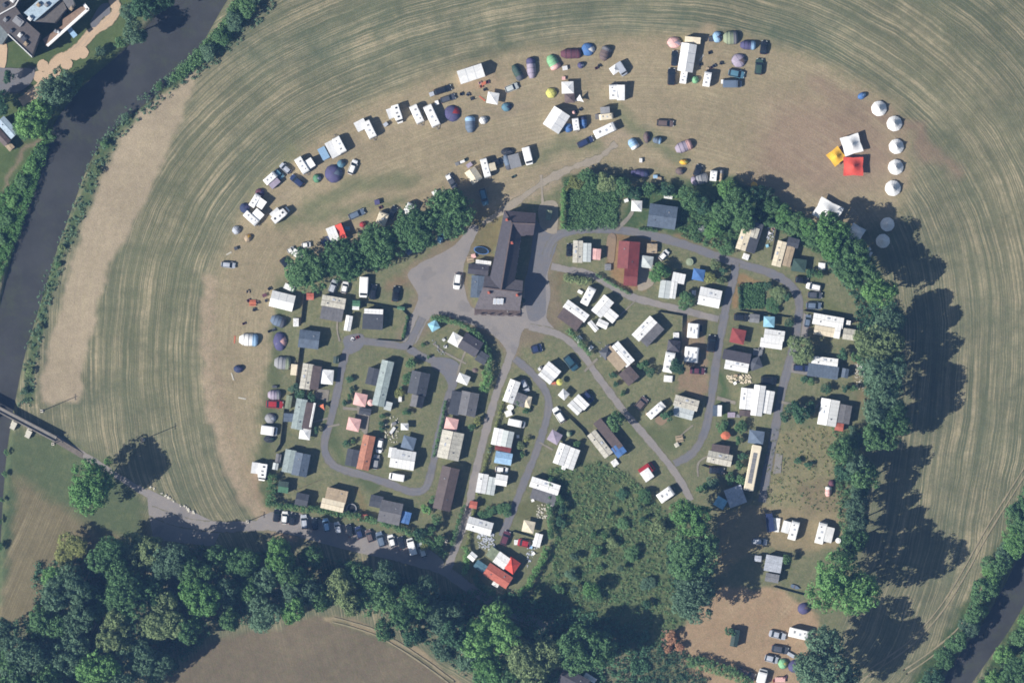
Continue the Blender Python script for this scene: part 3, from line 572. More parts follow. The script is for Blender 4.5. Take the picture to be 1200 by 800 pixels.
P_ = [pt('mat', MB().cyl((0,0,.78),(0,0,.8),1.25,n=24), 'BK', 'fabric'), pt('rim_pad', MB().loft([[(1.25*math.cos(k*math.pi/12),1.25*math.sin(k*math.pi/12),.83) for k in range(24)],[(1.55*math.cos(k*math.pi/12),1.55*math.sin(k*math.pi/12),.83) for k in range(24)],[(1.55*math.cos(k*math.pi/12),1.55*math.sin(k*math.pi/12),.76) for k in range(24)]], caps=False), 0, 'fabric')]+[('leg', MB().cyl((0,0,0),(0,0,.78),.04,n=6).mesh('leg'), 'S', 'metal', None, (1.4*math.cos(a), 1.4*math.sin(a), 0)) for a in (0, 1.57, 3.14, 4.71)]
tpl('trampoline', 3.1, 3.1, P_)
tpl('plank', 3, .4, [pt('plank', MB().box((0,-.1,.08),(3,.19,.07)), 0, 'wood'), pt('plank', MB().box((.1,.1,.09),(2.9,.19,.07),.03), 0, 'wood'), pt('batten', MB().box((-.9,0,.03),(.1,.42,.05)), 0, 'wood')])
tpl('trailer', 2.4, 1.4, [pt('body', MB().box((0,0,.75),(2.0,1.3,.7),top=(1.03,1.03)), 0, 'white'), pt('cover', MB().box((0,0,1.13),(2.1,1.4,.08),top=(.95,.93)), 1, 'fabric'), pt('drawbar', MB().bar((.9,0,.45),(1.7,0,.45),.08), 'MG', 'metal')]+[('wheel', MB().cyl((0,-.08,0),(0,.08,0),.27,n=10).mesh('wheel'), 'BK', 'fabric', None, (-.1, s*.68, .27)) for s in (-1, 1)])
tpl('tank', 1.6, 1.6, [pt('body', MB().cyl((0,0,0),(0,0,1.0),.78,.8,16), 0, 'white'), pt('lid', MB().cyl((0,0,1.0),(0,0,1.1),.6,.3,16), 0, 'white')])
tpl('pool', 3, 3, [pt('rim', MB().loft([[(r*math.cos(k*math.pi/10),r*math.sin(k*math.pi/10),z) for k in range(20)] for r, z in ((1.5,0),(1.5,.7),(1.3,.75),(1.3,.6))], caps=False), 0, 'fabric'), pt('water', MB().cyl((0,0,.5),(0,0,.62),1.32,n=20), 'PB', 'glass')])
tpl('boat', 3.2, 1.3, [pt('hull', MB().loft([[(x,-w_,.45),(x,-w_*.6,0.02),(x,w_*.6,0.02),(x,w_,.45)] for x, w_ in ((-1.6,.5),(-.5,.65),(.6,.55),(1.6,.05))]), 0, 'paint'), pt('bench', MB().box((-.3,0,.47),(.3,1.2,.05)), 'BR', 'wood')])
tpl('bus', 12, 2.6, [pt('body', MB().loft([[(x,-w_,.4),(x,w_,.4),(x,w_,2.7),(x,w_*.85,3.0),(x,-w_*.85,3.0),(x,-w_,2.7)] for x, w_ in ((-6,1.18),(-5.8,1.3),(5.7,1.3),(6,1.12))]), 0, 'white')]+
    [('roof_panel', MB().box((0,0,0),(1.28,1.0,.08)).mesh('roof_panel'), 'G', 'roof', None, (-3.4+1.35*k, .1, 3.04)) for k in range(6)]+[('window', MB().box((0,0,0),(1.3,.03,.7)).mesh('window'), 'BK', 'glass', None, (-4.6+1.55*k, s*1.31, 1.9)) for k in range(7) for s in (-1, 1)]+[pt('windscreen', MB().box((5.99,0,1.9),(.04,1.9,.9)), 'BK', 'glass')]+wheels((-3.8, 3.9), 1.15, .48))
tpl('truckcab', 6.8, 2.4, [pt('cab', MB().loft([[(1.6,-1.1,.6),(1.6,1.1,.6),(1.6,1.05,2.5),(1.6,-1.05,2.5)],[(2.8,-1.1,.6),(2.8,1.1,.6),(2.8,1.0,2.45),(2.8,-1.0,2.45)],[(3.4,-1.05,.6),(3.4,1.05,.6),(3.2,1.0,1.4),(3.2,-1.0,1.4)]]), 0, 'paint'), pt('windscreen', MB().add([(3.22,-.95,1.43),(3.22,.95,1.43),(2.85,.9,2.35),(2.85,-.9,2.35)], [(0,1,2,3)]), 'BK', 'glass'), pt('load_bed', MB().box((-.9,0,.9),(4.8,2.3,.3)), 0, 'paint'), pt('side_board', MB().box((-.9,1.12,1.25),(4.8,.08,.5)), 0, 'paint'), pt('side_board', MB().box((-.9,-1.12,1.25),(4.8,.08,.5)), 0, 'paint')]+wheels((-2.2, 2.2), 1.0, .42))
# ---------------------------------------------------------------- buildings made of roofed sections
WIN = MB().box((0,-.62,0),(.05,.06,1.0)).box((0,.62,0),(.05,.06,1.0)).box((0,0,.52),(.05,1.3,.06)).box((0,0,-.52),(.05,1.3,.06)).box((0,0,0),(.04,.05,.98)).mesh('window')
PANE = MB().box((0,0,0),(.02,1.2,.98)).mesh('pane'); DOOR = MB().box((0,0,1.0),(.05,.85,2.0)).mesh('door'); HAND = MB().box((.05,.3,1.0),(.06,.12,.04)).mesh('handle')
GUT = {}
def add_window(par, loc, rz, sc=1):
    wdw = mobj('window', WIN, mat('WG', 'metal'), par, loc, rz); wdw.scale = (1, sc, sc if sc < 1 else 1); mobj('pane', PANE, mat('BK', 'glass'), wdw)
def section(root, x, y, Lp, Wp, ang, style, col, h, first, wallc='BG', x0=0, y0=0, matk=None, pitch=None):
    L_, W_ = Lp*S, Wp*S; a = math.radians(ang); cx, cy, _ = P(x, y); M = Matrix.Translation((cx-x0, cy-y0, 0)) @ Matrix.Rotation(a, 4, 'Z')
    hl, hw_ = L_/2, W_/2; e = .18
    rise = {'g': .13, 'f': .035, 'm': .05, 'h': .3, 'p': .42}[style]*W_ if pitch is None else pitch*W_
    if style == 'f': rise = .05*min(W_, 3)
    il, iw = hl-e, hw_-e; wl, rf, rb = MB(), MB(), MB(); t = .1
    if style in 'gfp':
        wl.loft([[(sx*il,-iw,0),(sx*il,iw,0),(sx*il,iw,h-.06),(sx*il,0,h+rise-.12),(sx*il,-iw,h-.06)] for sx in (-1, 1)])
        rf.loft([[(sx*hl,-hw_,h-t),(sx*hl,0,h+rise-t),(sx*hl,hw_,h-t),(sx*hl,hw_,h),(sx*hl,0,h+rise),(sx*hl,-hw_,h)] for sx in (-1, 1)])
        zf = lambda yy: h+rise*(1-abs(yy)/hw_)
        ribs = max(2, int(L_/1.15)); 
        for k in range(1, ribs):
            xx = -hl+L_*k/ribs
            for s in (-1, 1): rb.bar((xx, 0, h+rise+.01), (xx, s*hw_, h+.01), .05, .05)
        rb.box((0,0,h+rise+.02), (L_, .14, .05))
    elif style == 'm':
        wl.loft([[(sx*il,-iw,0),(sx*il,iw,0),(sx*il,iw,h+rise-.13),(sx*il,-iw,h-.1)] for sx in (-1, 1)])
        rf.loft([[(sx*hl,-hw_,h-t),(sx*hl,hw_,h+rise-t),(sx*hl,hw_,h+rise),(sx*hl,-hw_,h)] for sx in (-1, 1)])
        ribs = max(2, int(L_/.95))
        for k in range(1, ribs): xx = -hl+L_*k/ribs; rb.bar((xx,-hw_,h+.01), (xx,hw_,h+rise+.01), .05, .05)
    else:
        wl.box((0,0,(h-.05)/2), (2*il, 2*iw, h-.05)); rl = max(hl-hw_, .02)
        rf.add([(-hl,-hw_,h),(hl,-hw_,h),(hl,hw_,h),(-hl,hw_,h),(-rl,0,h+rise),(rl,0,h+rise)], [(0,1,5,4),(1,2,5),(2,3,4,5),(3,0,4),(3,2,1,0)])
        rb.bar((-rl,0,h+rise+.02), (rl,0,h+rise+.02), .12)
        for sx in (-1, 1):
            for sy in (-1, 1): rb.bar((sx*hl,sy*hw_,h+.02), (sx*rl,0,h+rise+.02), .1)
    tr = lambda mb: setattr(mb, 'v', [tuple(M @ Vector(v)) for v in mb.v]) or mb
    mk = matk or ('white' if col in ('W','WG','C','LG') else ('fabric' if style == 'F' else 'roof'))
    mobj('wall', tr(wl).mesh('wall'), mat(wallc, 'wall'), root)
    ro = mobj('roof', tr(rf).mesh('roof'), mat(col, mk), root)
    sc_c = {'W': (214,212,206), 'WG': (198,197,192), 'LG': (172,176,174), 'C': (204,190,162), 'BG': (168,160,146)}.get(col, col)
    if rb.v: tag(mobj('roof_seams', tr(rb).mesh('roof_seams'), mat(sc_c, 'roof'), ro), kind='stuff')
    if first:
        k = max(1, int(L_/2.8))
        for i in range(k):
            xx = -il+2*il*(i+.5)/k
            for s in (-1, 1):
                if s == -1 and i == k//2: continue
                add_window(root, tuple(M @ Vector((xx, s*(iw+.01), 1.45))), a+math.pi/2, .9 if L_ > 4 else .6)
        d = mobj('door', DOOR, mat('WG', 'metal'), root, tuple(M @ Vector((-il+2*il*(k//2+.5)/k, -iw-.02, .05))), a-math.pi/2); mobj('handle', HAND, mat('D', 'metal'), d)
        if L_ > 6: mobj('roof_vent', VENT, mat('G', 'metal'), root, tuple(M @ Vector((il*.45, iw*.45, h+rise*.5+.12))))
        if L_ > 6.5 and col in ('W','WG','BG','LG','C'): mobj('skylight', SKY_, mat('S', 'metal'), root, tuple(M @ Vector((0, iw*.5, h+rise*.45+.08))), a)
        if L_ > 7: mobj('roof_vent', VENT, mat('D', 'metal'), root, tuple(M @ Vector((-il*.5, -iw*.4, h+rise*.5+.12))))
SKY_ = MB().box((0,0,0),(.95,.6,.16),top=(.92,.88)).mesh('skylight')
VENT = MB().box((0,0,0),(.42,.42,.24),top=(.8,.8)).mesh('roof_vent')
GRP = {}
def home(name, label, cat, secs, wallc='BG', group=None, matk=None):
    x0, y0, _ = P(secs[0][0], secs[0][1]); r = tag(empty(name, (x0, y0, 0)), label, cat, group)
    for i, s_ in enumerate(secs):
        x, y, Lp, Wp, ang, style, col = s_[:7]; h = s_[7] if len(s_) > 7 else 2.6
        section(r, x, y, Lp, Wp, ang, style, col, h+.13*i, i == 0, wallc, x0, y0, matk)
    return r
def poly_block(root, pts, h, roofc, wallc, x0, y0, z0=0, parapet=None, name='roof'):
    q = [(P(x, y)[0]-x0, P(x, y)[1]-y0) for x, y in pts]
    mobj('wall', MB().prism(q, z0, h-.02).mesh('wall'), mat(wallc, 'wall'), root)
    cx, cy = sum(p[0] for p in q)/len(q), sum(p[1] for p in q)/len(q)
    q2 = [(cx+(x-cx)*1.012, cy+(y-cy)*1.012) for x, y in q]
    ro = mobj(name, MB().prism(q2, h, h+.18).mesh(name), mat(roofc, 'tile'), root)
    if parapet:
        mb = MB()
        for i in range(len(q2)): mb.bar((*q2[i], h+.35), (*q2[(i+1) % len(q2)], h+.35), .35, .4)
        mobj('parapet', mb.mesh('parapet'), mat(parapet, 'wall'), ro)
    return ro
# ---------------------------------------------------------------- things on the camp field and between the pitches
KD = {'hatch': ('parked_car','car','cars parked on the campsite'), 'estate': ('parked_car','car','cars parked on the campsite'), 'saloon': ('parked_car','car','cars parked on the campsite'), 'suv': ('parked_car','car','cars parked on the campsite'),
 'van': ('parked_van','van','vans parked on the campsite'), 'caravan': ('touring_caravan','caravan','touring caravans on the campsite'), 'motorhome': ('motorhome','motorhome','motorhomes on the campsite'),
 'dome': ('dome_tent','tent','tents on the camp field'), 'tunnel': ('tunnel_tent','tent','tents on the camp field'), 'bell': ('bell_tent','tent','round bell tents at the right end of the field'), 'star': ('star_tent','tent','star tents'),
 'gazebo': ('gazebo','gazebo','gazebos with pyramid canopies'), 'marquee': ('marquee','marquee','marquees on the camp field'), 'awning': ('awning','awning','caravan awnings'), 'sail': ('sun_sail','sun sail',None),
 'box': ('storage_box','box','storage boxes about the site'), 'table': ('camping_table','table','camping tables'), 'picnic': ('picnic_table','picnic table','picnic tables'), 'chair': ('camping_chair','chair','camping chairs'), 'parasol': ('parasol','parasol','parasols'),
 'trampoline': ('trampoline','trampoline',None), 'plank': ('timber_planks','planks','loose planks on the field'), 'trailer': ('car_trailer','trailer','small trailers'), 'tank': ('water_tank','tank',None), 'pool': ('paddling_pool','pool',None), 'boat': ('rowing_boat','boat',None), 'bus': ('long_bus','bus',None), 'truckcab': ('blue_lorry','lorry',None)}
def T(kind, x, y, L_, W_, ang, cols, label, hs=1.0, z=0.0):
    nm, cat, g = KD[kind]; return place(kind, nm, x, y, L_, W_, ang, cols, label, cat, g, hs, z)
for r in [
 # left arc of the camp field
 ('caravan',398,170,21,9,118,'W','white caravan beside a square white awning, upper left arc'),
 ('awning',390,175,20,11,118-90+90,('W','WG'),'large white flat awning joined to the left of a white caravan',1.05),
 ('awning',379.5,180,15,9,118,('LB','P'),'pale blue and purple awning at the left edge of a big white awning',.9),
 ('caravan',354,194,21,9,-58,'W','white caravan tilted down to the right, above a small green tent'),
 ('awning',363,192,11,10,-58,('WG','LP'),'off-white awning on the right side of a slanting caravan',.95),
 ('hatch',334.6,197.4,15,7,-42+180,'S','silver hatchback beside a dark car on the left arc of the field'),
 ('estate',348,212,18,8,140,'N','dark navy estate car left of the small green dome tent',),
 ('caravan',317,209,17,8,42,'W','white caravan with a lilac awning on its lower side'),
 ('awning',322,215,13,7,42,('LP','P'),'lilac awning below a white caravan on the left arc',.8),
 ('hatch',327,204,13,7,-45,'T','teal hatchback nosed against a caravan with a lilac awning'),
 ('caravan',299,235,17,7.5,58,'W','white caravan nearest the purple dome tent on the left arc'),
 ('awning',305,238,12,11,-35,('W','WG'),'white square awning right of the upper one of two slanting caravans'),
 ('dome',304.5,226,11,11,20,('MR','P'),'dark maroon dome tent touching a white caravan'),
 ('caravan',294.5,256,20,8,-42,'W','white caravan with dark rooflight beside a navy tent'),
 ('awning',302,252,12,11,-42,('W','S'),'white awning on a caravan beside a navy tent, lowest pair'),
 ('dome',287,244,12,13,40,('N','P'),'navy and purple dome tent left of two white caravans'),
 ('motorhome',329,252,23,9,40,('W','W'),'white motorhome facing up right, alone in the left of the field'),
 ('awning',323,250,12,8,40,('WG','W'),'white awning joined to the left side of the lone motorhome',.95),
 ('dome',277,269.6,10.5,10.5,10,('S','G'),'small silver grey dome tent at the left edge of the field'),
 ('dome',290.4,279,10,9,60,('TN','AM'),'small tan dome tent below a grey one at the left edge'),
 ('plank',268,297,7,1.6,25,'BG','pale board on the grass at the far left of the field'),
 ('box',276.6,291,4,4,20,('D','D'),'dark box beside a pale board at the far left'),
 ('hatch',267.6,310.4,17,7,-6,'S','silver grey hatchback alone at the far left of the field'),
 ('dome',371.5,209,10,11,0,('GR','S'),'small green and grey dome tent between a dark car and a big purple tent'),
 ('dome',391,203.5,21,22,15,('P','SB'),'large purple dome tent on the left arc of the field',1.3),
 ('dome',400,192,11,10,50,('T','D'),'teal grey dome tent tucked behind the large purple tent'),
 ('hatch',413.4,196,18,7.5,68,'W','white hatchback right of the large purple tent'),
 ('estate',418,251,20,8,24,'SB','blue grey estate car above the row of round trees'),
 ('marquee',390.3,274.6,11,18,22,('W','W'),'white half of a two-tone tent above the first two round trees',.9),
 ('awning',399,271.5,18,9,-68,('RD','O'),'orange red half of a two-tone tent above the first round trees',1.05),
 ('hatch',382,283,13,9,40,'N','navy car left of the white and orange tent'),
 ('picnic',407,268,6,5,0,'PB','pale blue table right of the white and orange tent'),
 ('dome',425,263,8,7,20,('R','O'),'small red tent between a blue grey car and the tree row'),
 ('caravan',448,257,17,12,70,'C','cream caravan partly under the third tree of the row'),
 ('hatch',460,249,16,8,60,'K','black hatchback right of the cream caravan'),
 ('trailer',442,237,7,6,10,('W','P'),'small white trailer with a purple cover above the cream caravan'),
 ('chair',446,243,4,4,30,'MR','dark red folding chair near the small white trailer'),
 ('caravan',479,245,15,9,60,'W','white caravan half hidden by the fourth round tree'),
 ('hatch',359,287,11,6.5,5,'W','small white car with black windows above the first round tree'),
 ('caravan',349,298,14,8,-35,'W','white caravan at the upper edge of the first round tree'),
 ('hatch',341,293,9,6,30,'WG','tiny white car nose to nose with a caravan by the first tree'),
 ('hatch',334,308,13,8,-50,'K','black car at the left edge of the first round tree'),
 ('trailer',339,313,7,5,60,('W','W'),'white trailer behind the black car by the first tree'),
 ('hatch',477,292,14,7,-55,'SB','blue grey car in the shade between the third and fourth trees'),
 ('hatch',516,279,12,7,70,'PB','pale blue car at the lower edge of the last round tree'),
 ('caravan',433,152,22,9.5,-64,'W','white caravan with three rooflights and a step-out awning, alone'),
 ('awning',423,147,12,13,118,('W','WG'),'white awning on the left of the caravan with three rooflights'),
 ('trailer',452,146,6,4.5,40,('W','S'),'tiny white trailer between two white motorhomes'),
 ('motorhome',466,134,22,9,-72,('W','W'),'white motorhome with rounded nose pointing down, left of two caravans'),
 ('awning',458.5,133,12,9,110,('W','WG'),'white awning on the left flank of the round-nosed motorhome'),
 ('caravan',488.4,134,23,9.5,-65,'W','left one of two parallel white caravans by the purple tent'),
 ('caravan',506,136,27,10.5,-65,'W','long white caravan directly left of the purple and red tent'),
 ('dome',530,133,19,20,30,('P','R'),'angular purple tent with a red centre'),
 ('estate',519,105.5,21,8,18,'K','black estate car with white trailer, upper of two'),
 ('trailer',506,110.5,6.5,5,18,('W','S'),'white trailer behind the upper black estate car'),
 ('estate',525,115.5,18,7.5,18,'D','dark grey estate car with white trailer, lower of two'),
 ('trailer',512,120.5,5,5,18,('W','W'),'white trailer behind the dark grey estate car'),
 ('tunnel',551,146,19,12,92,('SB','LB'),'steel blue oval tent standing upright beside a small grey tent'),
 ('dome',566.4,141,10.5,10,0,('WG','S'),'small off-white square tent right of the steel blue oval one'),
 ('gazebo',577.6,115.4,13.5,13.5,-10,'W','white gazebo with planks and chairs to its left'),
 ('dome',593.5,125.5,12,11,0,('T','N'),'small teal blue dome tent below a silver car'),
 ('estate',599.6,103,16,8,22,'LG','light grey estate car between the white gazebo and green tent'),
 ('tunnel',606.5,85,20,10,-62,('DG','D'),'dark grey green tunnel tent leaning left of the pink one'),
 ('tunnel',622.6,80,24,11,94,('LP','P'),'tall pink and purple tunnel tent at the top of the field'),
 ('tunnel',648,73,18,13,-60,('LGN','PK'),'mint green and pink tent at the top of the field',.9),
 ('tunnel',669,63,24,12,2,('MR','MR'),'maroon tunnel tent lying flat at the top edge'),
 ('dome',689,58,16.5,16,0,('B','W'),'bright blue round tent with a white flap'),
 ('tunnel',709,63,17,12,68,('BR','MG'),'brown grey tunnel tent right of the bright blue one'),
 ('table',662,80,6,5,10,'WG','white square table above the pair of white gazebos'),
 ('dome',680.6,76.6,8,8,0,('P','S'),'tiny purple tent below the bright blue round one'),
 ('chair',699,80,3.5,3.5,20,'MR','dark red camping chair below the bright blue tent'),
 ('chair',702,77,3.5,3.5,70,'K','black camping chair below the bright blue tent'),
 ('gazebo',665.2,103,14,14,2,'W','white gazebo beside a brown square canopy'),
 ('gazebo',667.5,115.5,12,11,2,('BR',),'purple brown square canopy below the white gazebo'),
 ('sail',679,115.5,11,9,-5,('W',),'white triangular sail beside the brown square canopy'),
 ('dome',646,109,13.5,13,0,('Y','Y'),'lime yellow hexagonal tent'),
 ('table',660.5,92,4,4,0,'PK','small pink table above the white gazebo'),
 ('dome',666,150,11,11,10,('B','N'),'small blue tent at the right corner of the big white marquee'),
 ('caravan',674.8,146,15,7.5,-82,'W','narrow white caravan between two blue tents'),
 ('tunnel',683.6,143.6,14,8.5,95,('B','N'),'royal blue upright tent right of a narrow white caravan'),
 ('chair',675,131,3.5,3.5,0,'K','black chair above the narrow caravan'), ('chair',680,128,3.5,3.5,50,'D','dark grey chair above the narrow caravan'),
 ('parasol',672.5,132,4,4,0,'PK','small pale pink parasol at the upper right of the big marquee'),
 ('awning',709,130,11,8.5,5,('G','MG'),'grey awning standing against a cream caravan'),
 ('caravan',710.5,137,17,7,7,'C','cream caravan below a grey awning'),
 ('box',700,137,5,6,5,('D','MG'),'dark box at the nose of the cream caravan'),
 ('caravan',709,153,27,10.5,25,'W','long white caravan hitched behind a blue car'),
 ('estate',686,166.5,20,8,27,'N','blue estate car towing the long white caravan'),
 ('gazebo',720,82,9.5,9.5,35,'W','small white canopy in front of a grey van'),
 ('van',728,81,17,8.5,-58,'S','silver grey van beside a small white canopy'),
 ('caravan',719,108,18,10,92,'W','white caravan, left half of a lone L-shaped pair'),
 ('awning',727.5,109,9,18,0,('W','WG'),'white awning, right half of a lone L-shaped pair',1.1),
 ('tunnel',742,168.5,13,11,-55,('LB','W'),'light blue and white tent below the middle of the field'),
 ('dome',757.8,161,8,14,0,('BR','MR'),'small upright brown tent right of a light blue one'),
 ('tunnel',770,164.5,10,8,-10,('SB','LB'),'small steel blue tent between brown and pink striped tents'),
 ('box',751,188,3.5,5,0,('W','W'),'white box alone on the grass above the hedge'),
 ('estate',779.5,144.5,20,8,-4,'BR','grey brown estate car alone in the middle of the field'),
 ('tunnel',801,172,20,13,22,('LP','PK'),'large pink striped tunnel tent in the middle of the field'),
 ('dome',801.5,190,11,7,0,('AM','Y'),'small orange yellow tent below the pink striped one'),
 ('dome',797,200.5,11,9,0,('BR','D'),'small brown tent directly below the orange yellow one'),
 ('tunnel',750,203,21,9,-3,('P','N'),'purple tunnel tent in tree shade at the edge of the field'),
 ('box',768,207,5,4,0,('W','LB'),'white box right of the purple tent in the shade'),
 ('table',772,209,6,3,-10,'TN','wooden table right of the purple tent'),
 ('tunnel',822,209.5,15,13,12,('G','G'),'grey tent at the top edge of the hedge'),
 ('dome',814,212,9,12,20,('LP','BR'),'lilac small tent left of the grey tent by the hedge'),
 ('hatch',818,200,14,9,70,'K','black car behind the grey tent by the hedge'),
 ('caravan',836,206,13,8,84,'W','short white caravan right of the grey tent by the hedge'),
 ('tunnel',845,206,14,6,84,('TN','G'),'narrow tan tent right of the short white caravan'),
 ('tank',883.6,217,8,7.5,0,'AM','small orange cream drum at the tip of the hedge bushes'),
 # top right group
 ('dome',790,50,17,14,0,('PK','LP'),'pale pink tent left of the cream roof in the upper group'),
 ('hatch',790.6,68.6,18,8,86,'K','black hatchback left of the long white marquee, upper of two'),
 ('estate',787,90,20,9.5,88,'K','black estate car left of the long white marquee, lower of two'),
 ('marquee',805,68,33,18,81,('W','W'),'long white marquee roof in the upper right group',1.0),
 ('caravan',801,91,15,8,81,'W','white caravan end sticking out below the long marquee'),
 ('awning',811.5,47.6,18.5,7.5,-5,('C','Y'),'cream yellow awning above the long white marquee'),
 ('dome',840.5,43.5,12,14,0,('LB','P'),'pale blue dome tent with purple flap, top of the field'),
 ('box',833,46,5,6,0,('P','D'),'purple and dark heap left of the pale blue dome tent'),
 ('tunnel',856,44.5,17,16,2,('GY','MG'),'cream and grey tunnel tent at the top of the field'),
 ('tunnel',876.4,53,18,11,-3,('P','LB'),'violet blue tent between a grey tent and a black car'),
 ('saloon',895,56,16,8.5,84,'K','upper of two dark cars at the right of the top group'),
 ('estate',889.4,78.4,19,9.5,84,'DG','lower of two dark cars at the right of the top group'),
 ('dome',866,71,18,17,0,('LP','BR'),'pink brown dome tent above two dark teal cars'),
 ('hatch',863,86.5,19,9,-12,'T','dark teal car below the pink brown dome tent'),
 ('van',858,98.5,22,9,0,'SB','blue grey van, lowest in the upper right group'),
 ('trailer',847,96,5,5,0,('W','W'),'white trailer at the left end of the blue grey van'),
 ('caravan',828.6,93,18,8.5,80,'W','small white camper with a lilac end below the chairs'),
 ('dome',814.6,93.6,9,9.5,0,('LGN','GR'),'small mint green dome tent beside a white camper'),
 ('plank',822,68,9,1.8,58,'BG','pale plank leaning between chairs right of the long marquee'),
 ('chair',832,62,4,4,10,'K','black chair near the pale plank, upper one'), ('chair',837,77,4,4,40,'D','dark chair in the middle of the top group'), ('chair',845,74,4,4,80,'K','black chair left of the pink brown dome tent'), ('chair',829,81,4,4,80,'TN','tan chair just above the small white camper'), ('chair',834,79,3,3,20,'MR','red brown chair above the small white camper'), ('chair',821,76,3.5,3.5,0,'K','black chair against the long white marquee'),
 # white marquee and the fire place
 ('marquee',552,87,30,16,18,('W','W'),'long white marquee with a rounded end on the upper left arc',1.15),
 ('chair',541,110.5,4,4,0,'K','leftmost of three dark chairs left of the white gazebo'), ('chair',548.5,110.5,4,4,60,'D','middle one of three dark chairs left of the white gazebo'), ('chair',553,115.5,4,4,100,'K','lowest of three dark chairs left of the white gazebo'),
 ('plank',565,115.5,9,1.8,-40,'O','orange brown plank left of the white gazebo'),
 ('table',567,98,6,3.5,30,'O','orange brown table below the long white marquee'), ('chair',571.5,96.5,4,4,0,'MR','dark red chair below the long white marquee'), ('chair',564,101.5,3.5,3.5,20,'O','orange chair below the long white marquee'), ('chair',568,105,3.5,3.5,70,'K','black chair below the orange brown table'), ('chair',562.5,97.5,3.5,3.5,10,'PK','pink chair below the long white marquee'),
 ('marquee',652,141,25,22,57,('W','WG'),'big square white marquee with grey side panel in the middle',1.1),
 # lower middle row
 ('box',536,192,5,4,20,('W','G'),'white crate left of a row of camping gear by the cream tent'), ('table',542,189.5,6,3,20,'W','white folding table left of the cream tent'), ('chair',546,187,3.5,3.5,10,'DG','dark green chair left of the cream tent'),
 ('trailer',550,193.6,8,5,35,('W','LP'),'white trailer at the upper corner of a cream tent'),
 ('marquee',555,206,17,14,-56,('C','C'),'cream square tent above the last round tree',.85),
 ('caravan',569,197,23,8,-75,'W','white caravan right of the cream square tent'),
 ('awning',576,196,9,10,105,('C','BG'),'beige awning on the right of the caravan beside the cream tent'),
 ('hatch',583,190,14,8,20,'K','black car between the beige awning and a grey tent'),
 ('awning',603,189,16,13,105,('G','MG'),'light grey roof of a double tent in the lower row'),
 ('tunnel',595,190,18,9,-72,('SB','D'),'slate blue tent attached left of a light grey roof'),
 ('dome',595,178,16,10,0,('K','D'),'black dome tent above the slate blue tent'),
 ('van',618.4,183,21,9.5,-76,'W','white van at the right end of the lower row'),
 ('saloon',529,212,18,8,118,'D','dark car with pale bonnet near the last round tree'), ('trailer',525.5,208,6,5.5,118,('W','W'),'white box trailer at the nose of a dark car'),
 ('estate',567,231,20,8,-76,'T','teal car in the shade of the last round tree'), ('trailer',509.5,226,7,5,30,('W','W'),'white trailer at the top of the fifth tree'), ('box',522,225,5,4,10,('LB','G'),'pale box beside the shaded top of the fifth tree'), ('box',537,226,6,4,50,('PB','G'),'pale blue box in the fifth tree shade'), ('chair',602,207,5,3,30,'DG','dark green chair on the grass below the slate blue tent'),
 # festival tents at the right
 ('bell',1030,127.4,18.5,18.5,10,'W','topmost of the white bell tents in the right arc'),
 ('bell',1048,145,18.5,18.5,60,'W','second bell tent from the top of the right arc'),
 ('bell',1050.3,171.8,18,18,100,'W','middle one of the five sunlit bell tents'),
 ('bell',1049.6,196,18.5,18.5,30,'W','fourth bell tent from the top, second lowest sunlit one'),
 ('bell',1046.2,220.6,19,19,80,'W','lowest sunlit bell tent, touching the tree shadow'),
 ('bell',1039.8,263,17,17,10,'W','upper of two bell tents standing in the tree shadow'),
 ('bell',1034.5,282.4,17,17,50,'W','lower of two bell tents standing in the tree shadow'),
 ('star',997.6,169.8,22.5,22.5,17,('W',),'white star tent with a centre pole, above the red one'),
 ('star',979.8,183.5,17.5,17.5,38,('AM',),'golden yellow star tent left of the red one',.8),
 ('star',999.6,195.3,23.5,22,0,('RD',),'bright red star tent'),
 ('star',970,248,30,24,-28,('W',),'white star tent half under the hedge trees'),
 ('star',1002.5,273.5,19,17,60,('W',),'small white star tent in the deep tree shade'),
 ('dome',1010,112.5,11,8,30,('B','LB'),'tiny blue tent alone at the upper right of the field'),
 ('box',1018,292,5,4,20,('LB','W'),'pale box in the tree shade below the bell tents'), ('table',1020,298,6,3,60,'W','white table in the tree shade below the bell tents'),
 ('box',963,312,8,8,-5,('W','W'),'small white box shed beside the belt of trees'),
 # left column beside the statics
 ('marquee',331,352.6,28,19,-14,('W','W'),'rectangular white marquee below the first round tree',.95),
 ('table',339,337,12.5,6.5,-25,'W','white folding table above the rectangular marquee'),
 ('picnic',296,355,8,7,0,'O','orange wood picnic table left of the rectangular marquee'), ('chair',290.5,342,4,4,0,'TN','tan chair at the top of a ring of camp furniture'), ('chair',291.5,352,4,4,30,'MR','dark red chair left of the orange picnic table'), ('chair',298,362.5,4,4,80,'K','black chair below the orange picnic table'), ('chair',302,354,3.5,3.5,60,'BR','brown chair right of the orange picnic table'),
 ('table',310,346,5,4,20,'MR','dark red table at the left end of the rectangular marquee'), ('chair',316,338,4,4,40,'K','black chair at the corner of the rectangular marquee'), ('chair',312,352,3.5,3.5,90,'K','black chair left of the rectangular marquee'),
 ('tunnel',326,376,18,13,-20,('SB','D'),'slate grey tunnel tent below the rectangular marquee'),
 ('box',347,377.6,6.5,9.5,0,('W','W'),'upright white cabinet beside the boundary hedge'),
 ('dome',328,399.8,16,23,0,('P','PK'),'tall purple dome tent with a pink centre'),
 ('tunnel',291.4,398,22,15,-3,('W','LB'),'white and silver tunnel tent at the left of the field'), ('plank',275,398,9,1.6,85,'O','orange board against the white and silver tent'),
